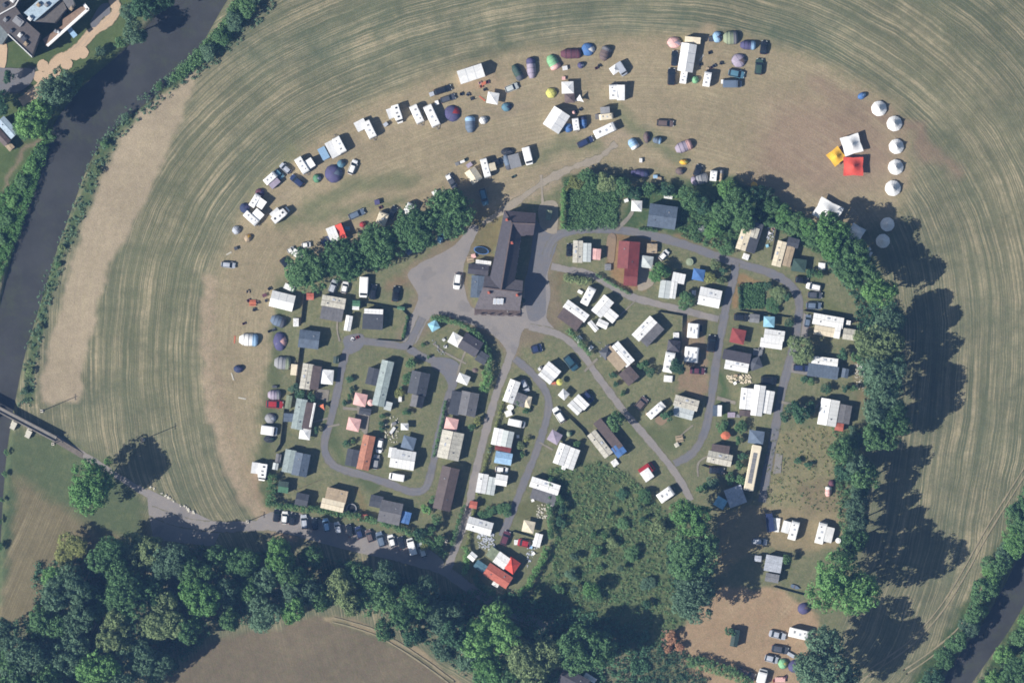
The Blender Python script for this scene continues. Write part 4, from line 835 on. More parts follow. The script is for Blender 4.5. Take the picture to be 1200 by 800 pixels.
 ('dome',279.6,432,12,9.5,0,('N','P'),'small navy blue dome tent alone at the far left'), ('plank',272.4,441,9,1.6,-75,'BG','pale plank standing below the small navy tent'), ('plank',283.6,466.5,9,1.5,-12,'BG','pale plank lying flat on the bare field'),
 ('tunnel',331,425,19,16,-4,('G','GY'),'green grey tunnel tent below the tall purple one'), ('chair',316,388,4,3,20,'K','black chair between the slate and purple tents'), ('chair',321,386,4,3,60,'D','dark chair above the purple tent'), ('chair',286,379,3.5,3,20,'MR','red brown chair above the white and silver tent'),
 ('trailer',345,433,15,8,85,('PK','C'),'cream and pink trailer beside the green grey tent'),
 ('tunnel',321.4,462.5,15,12,0,('LP','G'),'grey lilac tent directly above the red car'), ('box',322,453,6,3,0,('WG','D'),'white box above the grey lilac tent'),
 ('hatch',322,473.6,20,9,-3,'R','bright red car beside a grey lilac tent'),
 ('dome',317,490,14,13,0,('G','S'),'silver grey dome tent above a white van'),
 ('van',315.6,504.3,19,11,-8,'W','white van between two tents at the left column'), ('dome',316,514,14,9,0,('K','DG'),'black dome tent under the white van'),
 ('motorhome',308,553,20,10,-98,('W','W'),'white motorhome at the lower left end of the field'), ('awning',300,548,13,10,-8+90,('W','W'),'white awning left of the lower motorhome',1.1),
 # cars near the round trees
 ('estate',390.4,335.6,16,8,70,'S','silver car nearest the first tree, left of two'), ('hatch',404,336.6,14,7.5,78,'W','white car under the second tree, right of two'), ('van',426.4,336.4,24,10.5,-93,'W','tall white van in the row below the trees'), ('estate',437.4,342,18,8.5,82,'K','black estate car right of the tall white van'), ('hatch',464,344.4,18,8.5,82,'BK','black car alone beside the gravel yard'),
 ('estate',536,329.6,19,8.5,-98,'W','white car beside the long dark-roofed building'), ('hatch',667.3,293,15,7.5,86,'BK','black car left of the cream caravans by the yard'),
 # parking row along the southern hedge
 ('hatch',324.4,603.6,15,8,82,'K','leftmost parked car of the hedge row, black'), ('hatch',333.6,606,15,7.5,85,'W','white hatchback, second in the hedge row'), ('hatch',343,608,14,7.5,83,'K','black hatchback between the white and silver cars'), ('estate',356.6,611,17,8,95,'S','silver car with pale roof, fourth in the hedge row'), ('hatch',369,613.5,14,7.5,95,'K','dark car deep in shade, fifth in the hedge row'), ('estate',382.4,614.6,16,7.5,100,'LB','light blue car in the middle of the hedge row'), ('hatch',396,618.4,15,7,105,'S','silver hatchback right of the light blue car'), ('hatch',410,621,15,7.5,105,'K','first of three shaded dark cars in the hedge row'), ('hatch',421,623.5,15,7.5,108,'N','second of three shaded dark cars in the hedge row'), ('hatch',433,627.5,15,7.5,108,'BR','brown shaded car, third of three dark ones'), ('estate',446,631.5,18,8.5,106,'SB','blue grey estate car with a silver nose in the hedge row'), ('hatch',459,633.4,15,7.5,106,'W','white hatchback between blue grey and dark cars'), ('hatch',470.5,635.5,15,8,106,'K','dark car left of the white van in the hedge row'), ('van',482.4,640,20,8.5,105,'W','white van near the right end of the hedge row'), ('estate',494.6,644,18,8,108,'LG','pale silver car at the right end of the hedge row'),
 # between the statics
 ('hatch',445,522,17,7.5,-100,'W','white car beside the orange-roofed chalet'), ('hatch',440.6,541,17,8,82,'G','grey car directly below the white one by the orange roof'), ('van',465,558.6,18,8.5,170,'W','white van on the inner side of the left loop road'),
 ('estate',615,451.5,16,7,-65,'S','silver car at the corner of the white chalet'), ('van',605.4,495.6,20,8.5,-12,'W','white van between the white chalets in the middle column'), ('hatch',588,550,15,7,-8,'W','white car squeezed between two small chalets'),
 ('hatch',629,408.4,13,10,15,'N','dark blue car alone on the round green'), ('suv',669,425,20,10,-52,'DT','dark green car on the diagonal road'), ('hatch',689,465,15,8.5,-50,'N','dark blue car behind the small white chalet'), ('estate',655,486,20,8.5,122,'W','white car with black windows parked on the green'),
 ('hatch',633,432,6,5,35,'W','tiny white buggy left of the square white chalet'), ('estate',833.6,402.4,20,10,83,'BK','black car on the drive beside the white caravans'), ('saloon',817.4,434.4,18,8,-3,'MR','dark maroon car on bare ground'), ('estate',869,372,18,8.5,-5,'K','dark car beside the grey shed by the upper green plot'), ('suv',901,445.5,19,10,-4,'BK','black car above the triple-roofed white chalet'), ('hatch',840,551,18,8.5,-4,'K','black car below the brown and cream chalet'),
 ('hatch',939.4,328,15,8,-8,'BK','black car at the top of the right-hand road row'), ('estate',953.4,336,18,8,168,'W','white car with black roof at the road bend'), ('hatch',955,345.8,17,8,-4,'D','dark grey car below the white one at the bend'), ('hatch',953.6,358,18,8.5,-2,'SB','slate blue car, lowest in the road bend row'), ('hatch',946.6,376,15,7,80,'SB','slate car standing on end beside the white chalet'),
 ('estate',938.6,431,18,8,-5,'N','navy car at the grey-roofed chalet on the right'), ('estate',752,472,16,10,50,'BR','brown grey car beside a small white caravan'),
 ('estate',592.4,630,17,9,70,'MR','dark red car at the end of the middle lane'), ('hatch',613.5,636,15,8.5,168,'R','bright red car with white nose beside the red-roofed home'), ('box',605,635,5,6,0,('W','W'),'white box at the nose of the bright red car'),
 ('estate',890,634.3,18,7.5,-4,'S','silver car in tree shade at the lower right'), ('saloon',911,743.5,20,8.5,-14,'S','silver car in front of the lower white caravan'), ('hatch',914,760.5,20,9,-10,'D','dark grey car between two silver cars at the bottom'), ('hatch',904,771.5,16,8.5,-14,'S','silver hatchback left of the mint green tent'), ('estate',874,789,23,10,-22,'BR','brown grey car at the lower left of the car field'), ('van',893,792,17,11,75,'W','white van at the very bottom of the picture'),
 ('suv',714,373,15,12,-35,'W','white car between the chalets by the curved hedge') if 0 else ('box',680,342,4,6,60,('W','W'),'white cabinet left of the tilted white caravan'),
 ('caravan',689.4,346.6,23,10,62,'W','white caravan standing alone above the brown chalet'), ('caravan',784,424,25,11.5,80,'W','long white caravan under a dark lean-to'), ('box',783,443.6,7.5,10,85,('W','W'),'white box at the lower end of the long white caravan'), ('box',792.4,393,7,7,0,('W','W'),'white box above the dark lean-to'),
 ('caravan',812.5,387.4,14,17,-5,'W','upper of two square white caravans by the black car'), ('box',820,384.5,5,7,0,('BK','K'),'black hatch box on the right side of the upper square caravan'), ('caravan',810.4,415.4,17,18,-5,'W','lower of two square white caravans by the black car'),
 ('caravan',768,481,22,9,42,'W','white caravan beside a brown grey car in the middle'), ('awning',774,476,9,9,42,('W','WG'),'white awning on the caravan beside the brown grey car'),
 ('caravan',780,579,20,12,35,'W','white caravan at the foot of the diagonal road'), ('bus',882,548,54,12,79,'C','long cream bus with grey roof panels'),
 ('truckcab',902,611,24,9,97,'N','blue lorry beside a white box and caravan'), ('box',908.6,614.5,10,16,-7,('W','W'),'large white box standing on the side of the blue lorry',1.0), ('caravan',930,621,23,9.5,75,'W','white caravan with a side awning right of the blue lorry'), ('awning',921,617,9,14,75+90,('W','WG'),'white awning between the blue lorry and a caravan'),
 ('caravan',962,624,26,10,76,'W','white caravan beside a round water tank'), ('awning',971,626,18,10,76,('W','WG'),'white awning between a caravan and the round tank'), ('tank',982,633,6.5,6.5,0,'W','round white water tank beside the lower white caravan'),
 ('tunnel',970.6,575.6,12,8,85,('PK','W'),'small pink tent in the rough grass plot'), ('dome',975,566,9,9,0,('MR','K'),'dark maroon tent above the small pink one'), ('boat',932,687.5,11,4.5,-20,('SB',),'small slate rowing boat on the grass below the grey chalet'),
 ('dome',942,712.5,15,14,20,('P','BR'),'dark purple tent left of the large bright tree'), ('caravan',936,742,24,11,-13,'W','white caravan partly under the lower tree'), ('dome',917.5,777,12,13,0,('LGN','Y'),'pale green dome tent at the bottom of the car field'), ('dome',931,780,16,15,40,('P','LP'),'purple star-shaped tent at the bottom of the car field'), ('box',927,767,9,4,-30,('D','S'),'grey gear box between a dark car and the purple tent'), ('table',914,796,12,6,0,'PK','pink topped table at the bottom of the car field'), ('chair',908,797,4,4,0,'R','red chair beside the pink table'), ('chair',920,793,4,4,0,'MR','dark red chair beside the pink table'),
 ('van',758,550,18,12,35,'R','red van beside a white lean-to'), ('awning',758,556,12,13,35,('W','WG'),'white awning on the lower side of the red van'),
 # gazebos, garden things
 ('gazebo',508.6,381.6,11,11,30,'PB','small turquoise gazebo inside the curved hedge'), ('gazebo',534,398,14.5,13.5,-30,'W','white gazebo beside the brown roof inside the curved hedge'), ('gazebo',543,444,14,11,-22,'W','white gazebo between the curved hedge and dark chalet'), ('parasol',557,433.6,8,6,0,'BR','brown round parasol near the inner hedge'),
 ('gazebo',422.4,468,15,14.5,-12,'PK','upper one of two pink gazebos in the left loop'), ('gazebo',414.6,497,15,15,-12,'PK','lower one of two pink gazebos in the left loop'), ('parasol',434.4,471.6,8,8,0,'PK','round pink parasol beside the upper pink gazebo'), ('gazebo',474.4,499.6,9,8,0,'W','small white gazebo in the middle of the left loop'), ('gazebo',479,518.5,15.5,15,-15,'SB','slate blue pyramid gazebo above a big white roof'), ('gazebo',529,496.5,15,14,-12,'PK','pink gazebo between dark and beige roofs by the lane'),
 ('gazebo',383.4,441.5,15,17,-5,'W','white gazebo beside the striped brown chalet roof'), ('gazebo',357.6,507.6,13,14,-8,'W','white square gazebo below the beige and white roofs'), ('sail',377.6,475.6,10,6,-30,('O',),'orange pink sail over a garden corner'), ('gazebo',746,241.5,12.5,12.5,-3,'W','white gazebo left of the big slate-blue roof'), ('gazebo',758,307,14,14,-8,'LG','pale grey gazebo right of the red roof'), ('gazebo',936,311,17,15,-8,'DG','dark green pyramid gazebo by the road bend'), ('gazebo',818.4,322,14,13.5,-10,'B','blue gazebo above a white chalet'), ('gazebo',864.5,394,17,17,-12,'RB','dark red pyramid gazebo beside a dark car'), ('gazebo',901,377,13,12.5,-3,'PB','sky blue gazebo above the double white roof'), ('gazebo',650,512,14,13.5,-30,'LP','lilac grey gazebo on the green beside a white roof'), ('gazebo',660.6,462,10,10,-40,'WG','small off-white gazebo left of the square white chalet'), ('parasol',655.6,447.6,8,8,0,'Y','yellow parasol below the tilted white chalet'), ('box',649,448,5,4,0,('O','O'),'orange box beside the yellow parasol'), ('gazebo',617.6,470.5,9.5,13.5,-12,'C','cream gazebo at the end of a grey roof'), ('gazebo',619.4,616.6,14,13.5,-12,'C','cream yellow gazebo above the bright red car'), ('gazebo',886,512,18,15.5,-8,'SB','blue grey gazebo at the upper end of the bus'), ('parasol',850,510,12,10,0,'O','orange parasol above the brown and cream chalet'), ('dome',667,508,8,8,0,('GY','GR'),'small pale green tent beside the lilac gazebo'), ('gazebo',885,426,14,13.5,20,'D','dark octagonal canopy right of the dark roof'), ('trampoline',412,595.6,12,12,0,'G','round trampoline beside the tan and cream chalet'), ('pool',564,293.5,18,9,-12,'B','blue oblong paddling pool behind the long building'), ('sail',444,512,1,1,0,('W',),'x') if 0 else ('table',460,504,9,3.5,55,'WG','white table among clutter in the left loop'), ('box',462,496,5,4,20,('LP','G'),'grey box at the top of the clutter in the left loop'), ('chair',458,508,4,4,20,'TN','tan chair at the foot of the long white table'), ('box',469,467,4,7,0,('W','W'),'white cabinet right of the small grey shed'), ('boat',574,527,7,4.5,75,('PB',),'small white boat beside the middle chalet column'), ('tank',598,477,8,7,0,'W','white round tank below the long white chalet'), ('box',596,484,8,7,20,('W','W'),'white box below the round tank'), ('box',720.5,542,7.5,7.5,35,('W','W'),'white box below the blue lean-to'), ('table',840,286,6,3,0,'TN','tan table') if 0 else ('picnic',822,268.6,7,7,10,'G','weathered grey picnic table in the long grass'), ('box',874,300.7,7.5,7,-20,('W','W'),'white box at the lower end of the beige chalet'), ('table',783,231,10,4,-8,'W','white table behind the big slate-blue roof'), ('box',748,228,6,4,-10,('W','WG'),'white box above the white gazebo by the hedge'), ('box',734,235,5,4,20,('LB','W'),'pale box left of the white gazebo by the hedge'),
 ('picnic',796,514,9,8,10,'TN','pale timber picnic table on the green triangle'), ('box',793,521,5,5,30,('W','BG'),'white box below the timber picnic table'), ('table',857,486,9,6,0,'LP','lilac table left of the triple white roof'), ('box',865,487,4,4,0,('W','G'),'white box at the corner of the triple white roof'), ('box',844,527,16,7,-5,('BR','BR'),'dark brown deck box between orange parasol and chalet'),
 ('chair',892,409,6,5,0,'G','grey garden chair left of the pale tree'), ('box',888,413,11,8,-8,('D','G'),'dark box below the double white roof'), ('box',813,343,5,6,0,('W','S'),'white box left of the square white chalet'), ('tank',808,307,9,9,0,'GY','pale green round tank in the shaded garden'), ('hatch',778,299,14,7,48,'W','white car beside the pale grey gazebo'), ('box',712.5,313,7.5,7.5,0,('SB','G'),'grey blue shed box at the fork beside the red roof'),
]:
    if r[0] == 'home0': continue
    T(*r)
# little things lying in the gardens
for i, (x, y, c, lab) in enumerate([(904,262,'TN','tan chair in the yard between the two upper right chalets'),(906,268,'PK','pink chair in the yard between the upper right chalets'),(902,274,'W','white chair in the yard between the upper right chalets'),(899,288,'PB','pale blue chair on the lawn by the beige chalet'),(868,442,'C','cream chair left in a rubble bed'),(862,440,'TN','tan chair at the edge of a rubble bed'),(861,449,'W','white chair below a rubble bed'),(1008,430,'WG','white chair in the right-hand garden clutter'),(1004,452,'C','cream chair in the lower right-hand garden clutter'),(520,398,'WG','pale chair on the lawn inside the curved hedge'),(522,406,'W','white chair below the pale one inside the curved hedge'),(419,395,'R','red chair on the road corner by the grey roof'),(413,397,'W','white chair on the road corner by the grey roof'),(607,511,'W','white chair right of the pale green roof'),(625,648,'W','white chair right of the orange roof'),(622,641,'LB','pale chair above the orange roof'),(624,586,'WG','pale chair below the white and grey roof'),(647,592,'W','white chair at the corner of the white and grey roof'),(758,485,'TN','tan chair left of the middle white caravan'),(470,455,'GR','green chair in the shrubs of the left loop')]):
    T('chair', x, y, 3.6, 3.6, 35*i, c, lab)
for i, (x, y, L_, W_, a, c, lab) in enumerate([(678,397,8,6,40,'W','white slatted table beside the hedge gap'),(692,408,7,4,50,'W','white table at the end of the short hedge'),(506,331,2,2,0,'W','x')][:2]): T('table', x, y, L_, W_, a, c, lab)
# ---------------------------------------------------------------- chalets, static caravans, sheds
for r in [
 ('long grey-green roofed chalet with a dark side roof in the left loop','chalet',[(449,449,54,14.5,77,'g','GG'),(437,441,20,14,77,'f','D',2.4)],'LG'),
 ('terracotta orange-roofed chalet with a grey side roof in the left loop','chalet',[(429,530,41,14.5,78,'g',(186,124,96)),(413,536,20,14.5,80,'f','D',2.3)],'BG'),
 ('dark grey hipped chalet at the top right of the left loop','chalet',[(491,449,27,22,78,'g','D'),(489,470,14,15,78,'p','MG',2.2)],'TN'),
 ('big white-roofed chalet at the bottom of the left loop','chalet',[(472,538,29,22,-9,'g','WG'),(460,530,9,12,-9,'f','W',2.4)],'BG'),
 ('dark chalet with a slate and a grey roof half beside the lane','chalet',[(549,473,28,21,79,'g','MG'),(534,472,28,13,79,'m','D',2.5)],'BR'),
 ('large plain beige-white roof beside the lane','chalet',[(528,521.5,33,26,78,'g','BG')],'BG'),
 ('long brown corrugated barn roof beside the lane','barn',[(523,572,51,21,77,'g','BR',3.2)],'BR'),
 ('beige and brown stepped roof above the slate blue roof','chalet',[(391,354,28,13,-10,'f','BG'),(389,368,26,15,-10,'m','MG',2.4)],'TN'),
 ('small slate blue roof beside the left boundary','chalet',[(362.4,397.6,24,21,-7,'g','SB')],'SB'),
 ('dark grey roof with a white top strip near the black car','chalet',[(437,377,24,18,-3,'m','D'),(438,366,22,8,-3,'f','W',2.5)],'G'),
 ('small green and white shed left of the dark grey roof','shed',[(417.6,355.5,9,7,-3,'g','GR',2.1),(417,361,8,4,-3,'f','W',1.9)],'GR'),
 ('narrow white shed standing upright by the dark grey roof','shed',[(408.4,378.6,18,8,80,'g','W',2.3)],'W'),
 ('tiny rust-brown shed beside the first round tree','shed',[(363.6,347.4,8.5,8,0,'g','TC',2)],'BR'),
 ('striped grey and brown roofed chalet beside a white gazebo','chalet',[(359.6,441,30,13,81,'f','BG'),(370,442.5,28,10.5,81,'m','BR',2.5)],'TN'),
 ('green-grey and white striped roof in the left column','chalet',[(351,485,36,13,79,'f','GG'),(362,487,31,11,79,'m','BR',2.4),(366.5,486,29,2.5,79,'f','W',2.7)],'BG'),
 ('slate grey flat shed joining the left column','shed',[(338.6,489,12,10,-3,'f','SB',2.2)],'SB'),
 ('narrow beige shed standing above the slate one','shed',[(338.4,471,16,7,81,'f','GY',2.1)],'TN'),
 ('beige and slate blue roofed chalet in the lower left','chalet',[(353,544,27,18,79,'g','SB'),(339,540,27,13,79,'f','GG',2.4)],'SB'),
 ('small pale shed at the lower left hedge','shed',[(323,546,8,6.5,80,'g','LG',2)],'WG'),
 ('grey brown shed just above the small pale one','shed',[(326.4,536.5,10,6.5,80,'g','MG',2)],'BR'),
 ('green-roofed shed with a pale stripe at the lower left','shed',[(332.4,567,12,7,-8,'m','DG',2.3),(332,573.5,12,7,-8,'m','GR',2.2)],'DG'),
 ('small dark grey shed left of the tan and cream roof','shed',[(354,585,15,15,-12,'g','D',2.3)],'D'),
 ('tan and cream two-tone roof above the southern hedge','chalet',[(394.5,580,25,15,-13,'m','TN'),(390,591.5,27,12,-13,'f','C',2.5)],'TN'),
 ('tiny terracotta roof between trampoline and grey chalet','shed',[(425.4,606,11,7.5,-3,'f','TC',1.9)],'TC'),
 ('square grey roof with a blue lean-to above the southern hedge','chalet',[(457.6,600,26,26,-12,'g','MG'),(441,587,15,14,-12,'f','D',2.3),(475.6,606,14,11,76,'f','B',2.1)],'BG'),
 ('small green shed standing at the left loop road','shed',[(394,421.6,8,6.5,85,'g','DG',2)],'DG'),
 ('small pale grey shed beside the long grey-green roof','shed',[(455,475.5,10,8.5,75,'m','LG',2.1)],'LG'),
 ('low green box shed beside the gravel yard','shed',[(470,361,9,4,-10,'g','GR',1.8)],'GR'),
 ('grey timber deck house between the two pink gazebos','shed',[(428,482,14,8,-10,'f','D',1.9)],'BR'),
 ('brown hipped roof inside the curved hedge','chalet',[(551.5,404,24,20,-32,'g','SL',3),(565,419,13,13,-32,'f','D',2.4)],'BG'),
 ('cream caravan pair with a pink-roofed box by the yard','static caravan',[(677,295,26,11.5,88,'f','BG'),(687.8,296,22,9.5,88,'f','LG',2.5)],'BG'),
 ('pink flat roof right of the cream caravan pair','shed',[(698.4,298,13,11,85,'f','PK',2.1)],'PK'),
 ('small grey shed right of the long dark-roofed building','shed',[(643,252.5,12,7,85,'g','GY',2.1)],'GY'),
 ('red-roofed chalet near the top of the park','chalet',[(736.5,299,32,25,86,'g','RB',3),(739,324,16,22,-4,'g','RB',2.6)],'TN'),
 ('timber deck hut with a tan roof beside the pale grey gazebo','shed',[(764,291,12,11,-3,'f','TN',1.2)],'BR'),
 ('large slate-blue double roof above the curved road','chalet',[(776,254,33,27,-8,'g','SB',3.2)],'SB'),
 ('beige roof with dark side roof, left of two upper right','chalet',[(871.5,279.5,28,12,72,'f','C'),(884,279,36,11,72,'m','D',2.4),(884,273,12,9,72,'f','BG',2.6)],'BG'),
 ('cream double roof with dark corner, right of two upper right','chalet',[(912.8,297.5,30,11,75,'f','C'),(923.8,300.5,24,9.5,75,'f','TN',2.5),(929,284.5,14,11,-15,'f','D',2.4)],'BG'),
 ('white roof with stepped upper part below the shaded garden','chalet',[(779,339,21,13,82,'f','LG'),(789,340,20,7,82,'f','WG',2.5),(795,326,15,12,-12,'m','WG',2.3)],'BG'),
 ('white roofed chalet below the blue gazebo','chalet',[(831.4,348.6,26,21,-12,'g','W')],'WG'),
 ('white roof with a brown lower side below the oval hedge','static caravan',[(675,364.5,31,11,-36,'f','W'),(668,374,28,14,-36,'m','BR',2.3)],'BR'),
 ('white roofed home with stepped sides, middle of the upper group','static caravan',[(706,359,24,15,50,'g','W'),(716,370,14,12,-40,'f','W',2.4)],'WG'),
 ('small white shed between hedge gap and stepped white roof','shed',[(706,379.5,13,8.5,-25,'g','W',2.1)],'W'),
 ('narrow white shed left of the small white one','shed',[(695,382,14,6,-50,'g','W',2)],'W'),
 ('slate pyramid-roofed shed on the pink yard','shed',[(711.5,412.5,15,13,40,'h','D',2.2)],'D'),
 ('white and grey-brown long roof above the green slope','static caravan',[(755,385,31,12,46,'f','W'),(764,392,29,12,46,'m','MG',2.3)],'MG'),
 ('white and grey roofed home on the middle slope','static caravan',[(729,415,30,13,-49,'f','W'),(720,420,30,13,-49,'m','TN',2.4),(737,440,18,17,-49,'f','BR',2.2)],'TN'),
 ('double white roof below the sky blue gazebo','static caravan',[(907,392.5,24,12,-8,'f','WG'),(903.5,402.5,26,11,-8,'f','W',2.5)],'BG'),
 ('small grey shed between black car and sky blue gazebo','shed',[(884,373,11.5,10,-5,'g','G',2.1)],'G'),
 ('dark roof with a white lower half beside the loop drive','static caravan',[(863,428.5,28,12,-11,'f','W'),(863,417.5,33,12,-11,'m','SL',2.6)],'SL'),
 ('small brown hipped shed above the long white caravan','shed',[(789.5,405,15,13,-8,'h','SL',2.3)],'BR'),
 ('triple white-strip roof beside the right road','static caravan',[(874.3,467,25,14.5,84,'f','W'),(888,469,36,13.5,82,'g','W',2.9),(899.8,471,27,11.5,80,'f','WG',2.4),(872.5,484,7,13,84,'f','BR',2.2)],'BG'),
 ('grey and white striped shed left of the triple roof','shed',[(838,481,13,6,88,'m','SB',2.2),(843,481,13,5,88,'m','W',2.3)],'SB'),
 ('beige and white offset roof beside the bare ground','static caravan',[(804,472,29,13,-15,'f','BG'),(800.5,483.5,24,12,-15,'f','LG',2.4)],'BG'),
 ('brown and cream roofed chalet below the orange parasol','chalet',[(843,537,29,14,-12,'g','BG'),(844,526.5,21,11,-8,'m','BR',2.3)],'BR'),
 ('slate and pale roof in the trees left of the bus end','chalet',[(861.5,581,21,22,20,'f','S'),(844,588.5,13,12,-30,'f','PB',2.2)],'D'),
 ('tilted white chalet on the triangular green','static caravan',[(647,433,19,10.5,-40,'f','W'),(640.5,441,18,10,-40,'f','WG',2.4)],'BG'),
 ('small white chalet in front of a dark blue car','static caravan',[(681,471,18,9.5,-44,'f','W'),(673.5,477.5,17,9,-44,'f','WG',2.4)],'BG'),
 ('tilted white and brown roof with a blue lean-to','static caravan',[(703,520,34,12,-52,'f','BG'),(712.5,509,42,11,-51,'m','BR',2.4),(725,527,14,13,-52,'f','B',2.2)],'BR'),
 ('large white roof with grey vents beside the scrub','static caravan',[(658,532,25,13,70,'g','W'),(670,537,25,12,70,'f','WG',2.4),(661,546,8,5,70,'f','W',2)],'BG'),
 ('long white roof at the top of the middle column','static caravan',[(599.5,458.5,27,13,70,'g','W'),(609,468,14,15,-20,'f','MG',2.3)],'BG'),
 ('white and pale green roofed home in the middle column','static caravan',[(583,511.5,20,12,78,'f','W'),(594.5,514,19,13,78,'g','LG',2.7),(589.5,525.5,19,6,-12,'f','RB',2.2)],'BR'),
 ('pale blue-white roof below the red-brown strip','static caravan',[(590,536.5,20,14,-10,'g','LB')],'WG'),
 ('square white roof at the lower middle column','static caravan',[(587.5,562,14,13,-10,'g','W')],'WG'),
 ('twin pale roofs left of the square white roof','static caravan',[(565,566,23,12,80,'f','WG'),(576,569,21,9.5,80,'f','LG',2.4)],'BG'),
 ('tiny terracotta shed below the twin pale roofs','shed',[(554.6,591,9,8.5,-10,'g','TC',2.1)],'TC'),
 ('long white roof near the foot of the lane','static caravan',[(562,616,30,16,-16,'g','WG')],'WG'),
 ('white roof with a grey lower side below the big white one','static caravan',[(638.5,569,35,12.5,-18,'f','W'),(637,581,30,14,-18,'m','MG',2.3)],'BR'),
 ('red pantile roof at the foot of the lane','chalet',[(583.5,674,32,16,-33,'g','TC',3)],'BG'),
 ('white roof with a bright orange end beside the red pantiles','static caravan',[(588,656,16,15,-35,'f','W'),(600,662,14,16,-35,'h','RD',2.3),(577.5,648,13,12,55,'f','GY',2.1)],'BG'),
 ('small white shed at the hedge by the lane foot','shed',[(553.6,651.5,9,9,-40,'g','W',2.1)],'W'),
 ('teal tarpaulin hut beside the red pantile roof','shed',[(563,663,14,10,-35,'f','T',1.8)],'T'),
 ('white stepped shed beside the bright red car','shed',[(630,632.5,16,9,75,'f','W',2.1)],'W'),
 ('tiny white lean-to below the red pantiles','shed',[(581,683.5,8,6,-30,'f','W',1.8)],'W'),
 ('large white and cream roof at the top right plots','static caravan',[(970,376,36,13,-10,'f','W'),(966,388,25,11,-10,'f','C',2.4),(981,388,7,17,-10,'f','W',2.5)],'BG'),
 ('beige square shed right of the large white and cream roof','shed',[(994.4,391.6,14,13,-8,'g','BG',2.2)],'BG'),
 ('tiny white shed above the beige square shed','shed',[(994,378,5,5,-8,'f','W',1.9)],'W'),
 ('white and slate roofed home behind the pale tree','static caravan',[(966,423.5,31,10,-7,'f','W'),(964,435,36,15,-8,'m','SB',2.4)],'SB'),
 ('small slate shed right of the white and slate home','shed',[(990,437,11,8,80,'g','SB',2.2)],'SB'),
 ('big white roof with a grey wing, lowest on the right','static caravan',[(970.6,483,31,22,80,'g','W'),(989.5,485,22,14,80,'f','MG',2.3),(983,500,10,9,-8,'g','TC',2)],'BG'),
 ('grey double roof at the edge of the lower tree shade','chalet',[(906,660,20,19,-10,'f','S'),(904.5,676.5,16,10,-10,'f','G',2.3)],'MG'),
 ('small grey shed left of the grey double roof','shed',[(888,654,8,7,-5,'f','S',2)],'G'),
 ('mossy stone hut on a grass patch in the car field','shed',[(861,747,20,9,80,'g','DG',2.3)],'BR'),
 ('grey-brown roofed house at the bottom edge','house',[(672,797,34,20,-28,'g','SL',4)],'BG'),
 ('white boarded porch roof beside the grey-brown house','shed',[(691.5,793.5,15,6,-32,'f','W',2.2)],'W'),
]:
    lab, cat, secs, wc = r
    home(cat.replace(' ', '_'), lab, cat, secs, wc, {'chalet': 'chalets in the holiday park', 'static caravan': 'static caravans in the holiday park', 'shed': 'sheds in the holiday park'}.get(cat), 'tile' if 'pantile' in lab or cat == 'house' else None)
# ---------------------------------------------------------------- the long dark-roofed building
x0, y0, _ = P(597, 300)
mb_root = tag(empty('clubhouse', (x0, y0, 0)), 'long dark slate-roofed building with a cross wing at each end', 'building')
def W3(x, y, z): p = P(x, y, z); return (p[0]-x0, p[1]-y0, z)
def roof_faces(root, faces, colr, name='roof', thick=.18):
    mb = MB()
    for f in faces:
        p = [W3(*v) for v in f]; n = len(p); a = Vector(p[1])-Vector(p[0]); b_ = Vector(p[2])-Vector(p[0]); up = a.cross(b_).z
        if up < 0: p = p[::-1]
        q = [(x, y, z-thick) for x, y, z in p]; mb.add(p+q, [tuple(range(n)), tuple(range(2*n-1, n-1, -1))]+[(i, n+i, n+(i+1) % n, (i+1) % n) for i in range(n)])
    return mobj(name, mb.mesh(name), mat(colr, 'tile'), root)
H0, H1 = 4.8, 7.5
r_ = roof_faces(mb_root, [[(591,247,H0),(600,262,H1),(587,340,H1),(574,326,H0)], [(600,262,H1),(611,277,H0),(603,331,H0),(587,340,H1)]], 'SL')
roof_faces(mb_root, [[(591,247,H0),(628,250,H0),(627,263,H1-.02),(600,262,H1-.02)], [(600,262,H1-.01),(627,263,H1-.01),(625,276,H0),(611,277,H0)]], (96,86,92))
roof_faces(mb_root, [[(568,323,H0-.1),(613,329,H0-.1),(612,343,H1-.5),(566,337,H1-.5)], [(566,337,H1-.48),(612,343,H1-.48),(609,364,3.4),(556,362,3.4)]], (122,114,116))
rd = MB().bar(W3(600,262,H1+.05), W3(587,340,H1+.05), .4, .2).bar(W3(600,262,H1+.05), W3(627,263,H1+.05), .35, .2).bar(W3(566,337,H1-.4), W3(612,343,H1-.4), .35, .2).bar(W3(591,247,H0+.05), W3(600,262,H1+.05), .3, .15); mobj('ridge_tiles', rd.mesh('ridge_tiles'), mat((128,110,104), 'roof'), r_)
def wall_poly(root, pts, z0, z1, colr, name='wall'): return mobj(name, MB().prism([W3(x, y, 0)[:2] for x, y in pts], z0, z1).mesh(name), mat(colr, 'wall'), root)
wall_poly(mb_root, [(592,249),(610.5,250),(610.5,277),(602,330),(576,326)], 0, H0-.2, 'BG'); wall_poly(mb_root, [(610.6,250),(626.5,251),(624,275),(610.6,275.5)], 0, H0-.25, 'BG'); wall_poly(mb_root, [(570,325),(611.5,330.5),(607.5,361.5),(558,360)], 0, 3.1, 'BG')
mobj('gable', MB().add([W3(626.5,251,H0-.25), W3(625.7,263,H1-.3), W3(624,275,H0-.25)], [(0,1,2)]).mesh('gable'), mat('BG', 'wall'), mb_root)
mobj('gable', MB().add([W3(611.6,330.5,3.1), W3(611.6,330.5,H0-.3), W3(610.4,343,H1-.8), W3(607.6,361.5,3.1)], [(0,1,2,3)]).mesh('gable'), mat('BG', 'wall'), mb_root)
rlx, rly, rlz = W3(584, 353, 6.05)
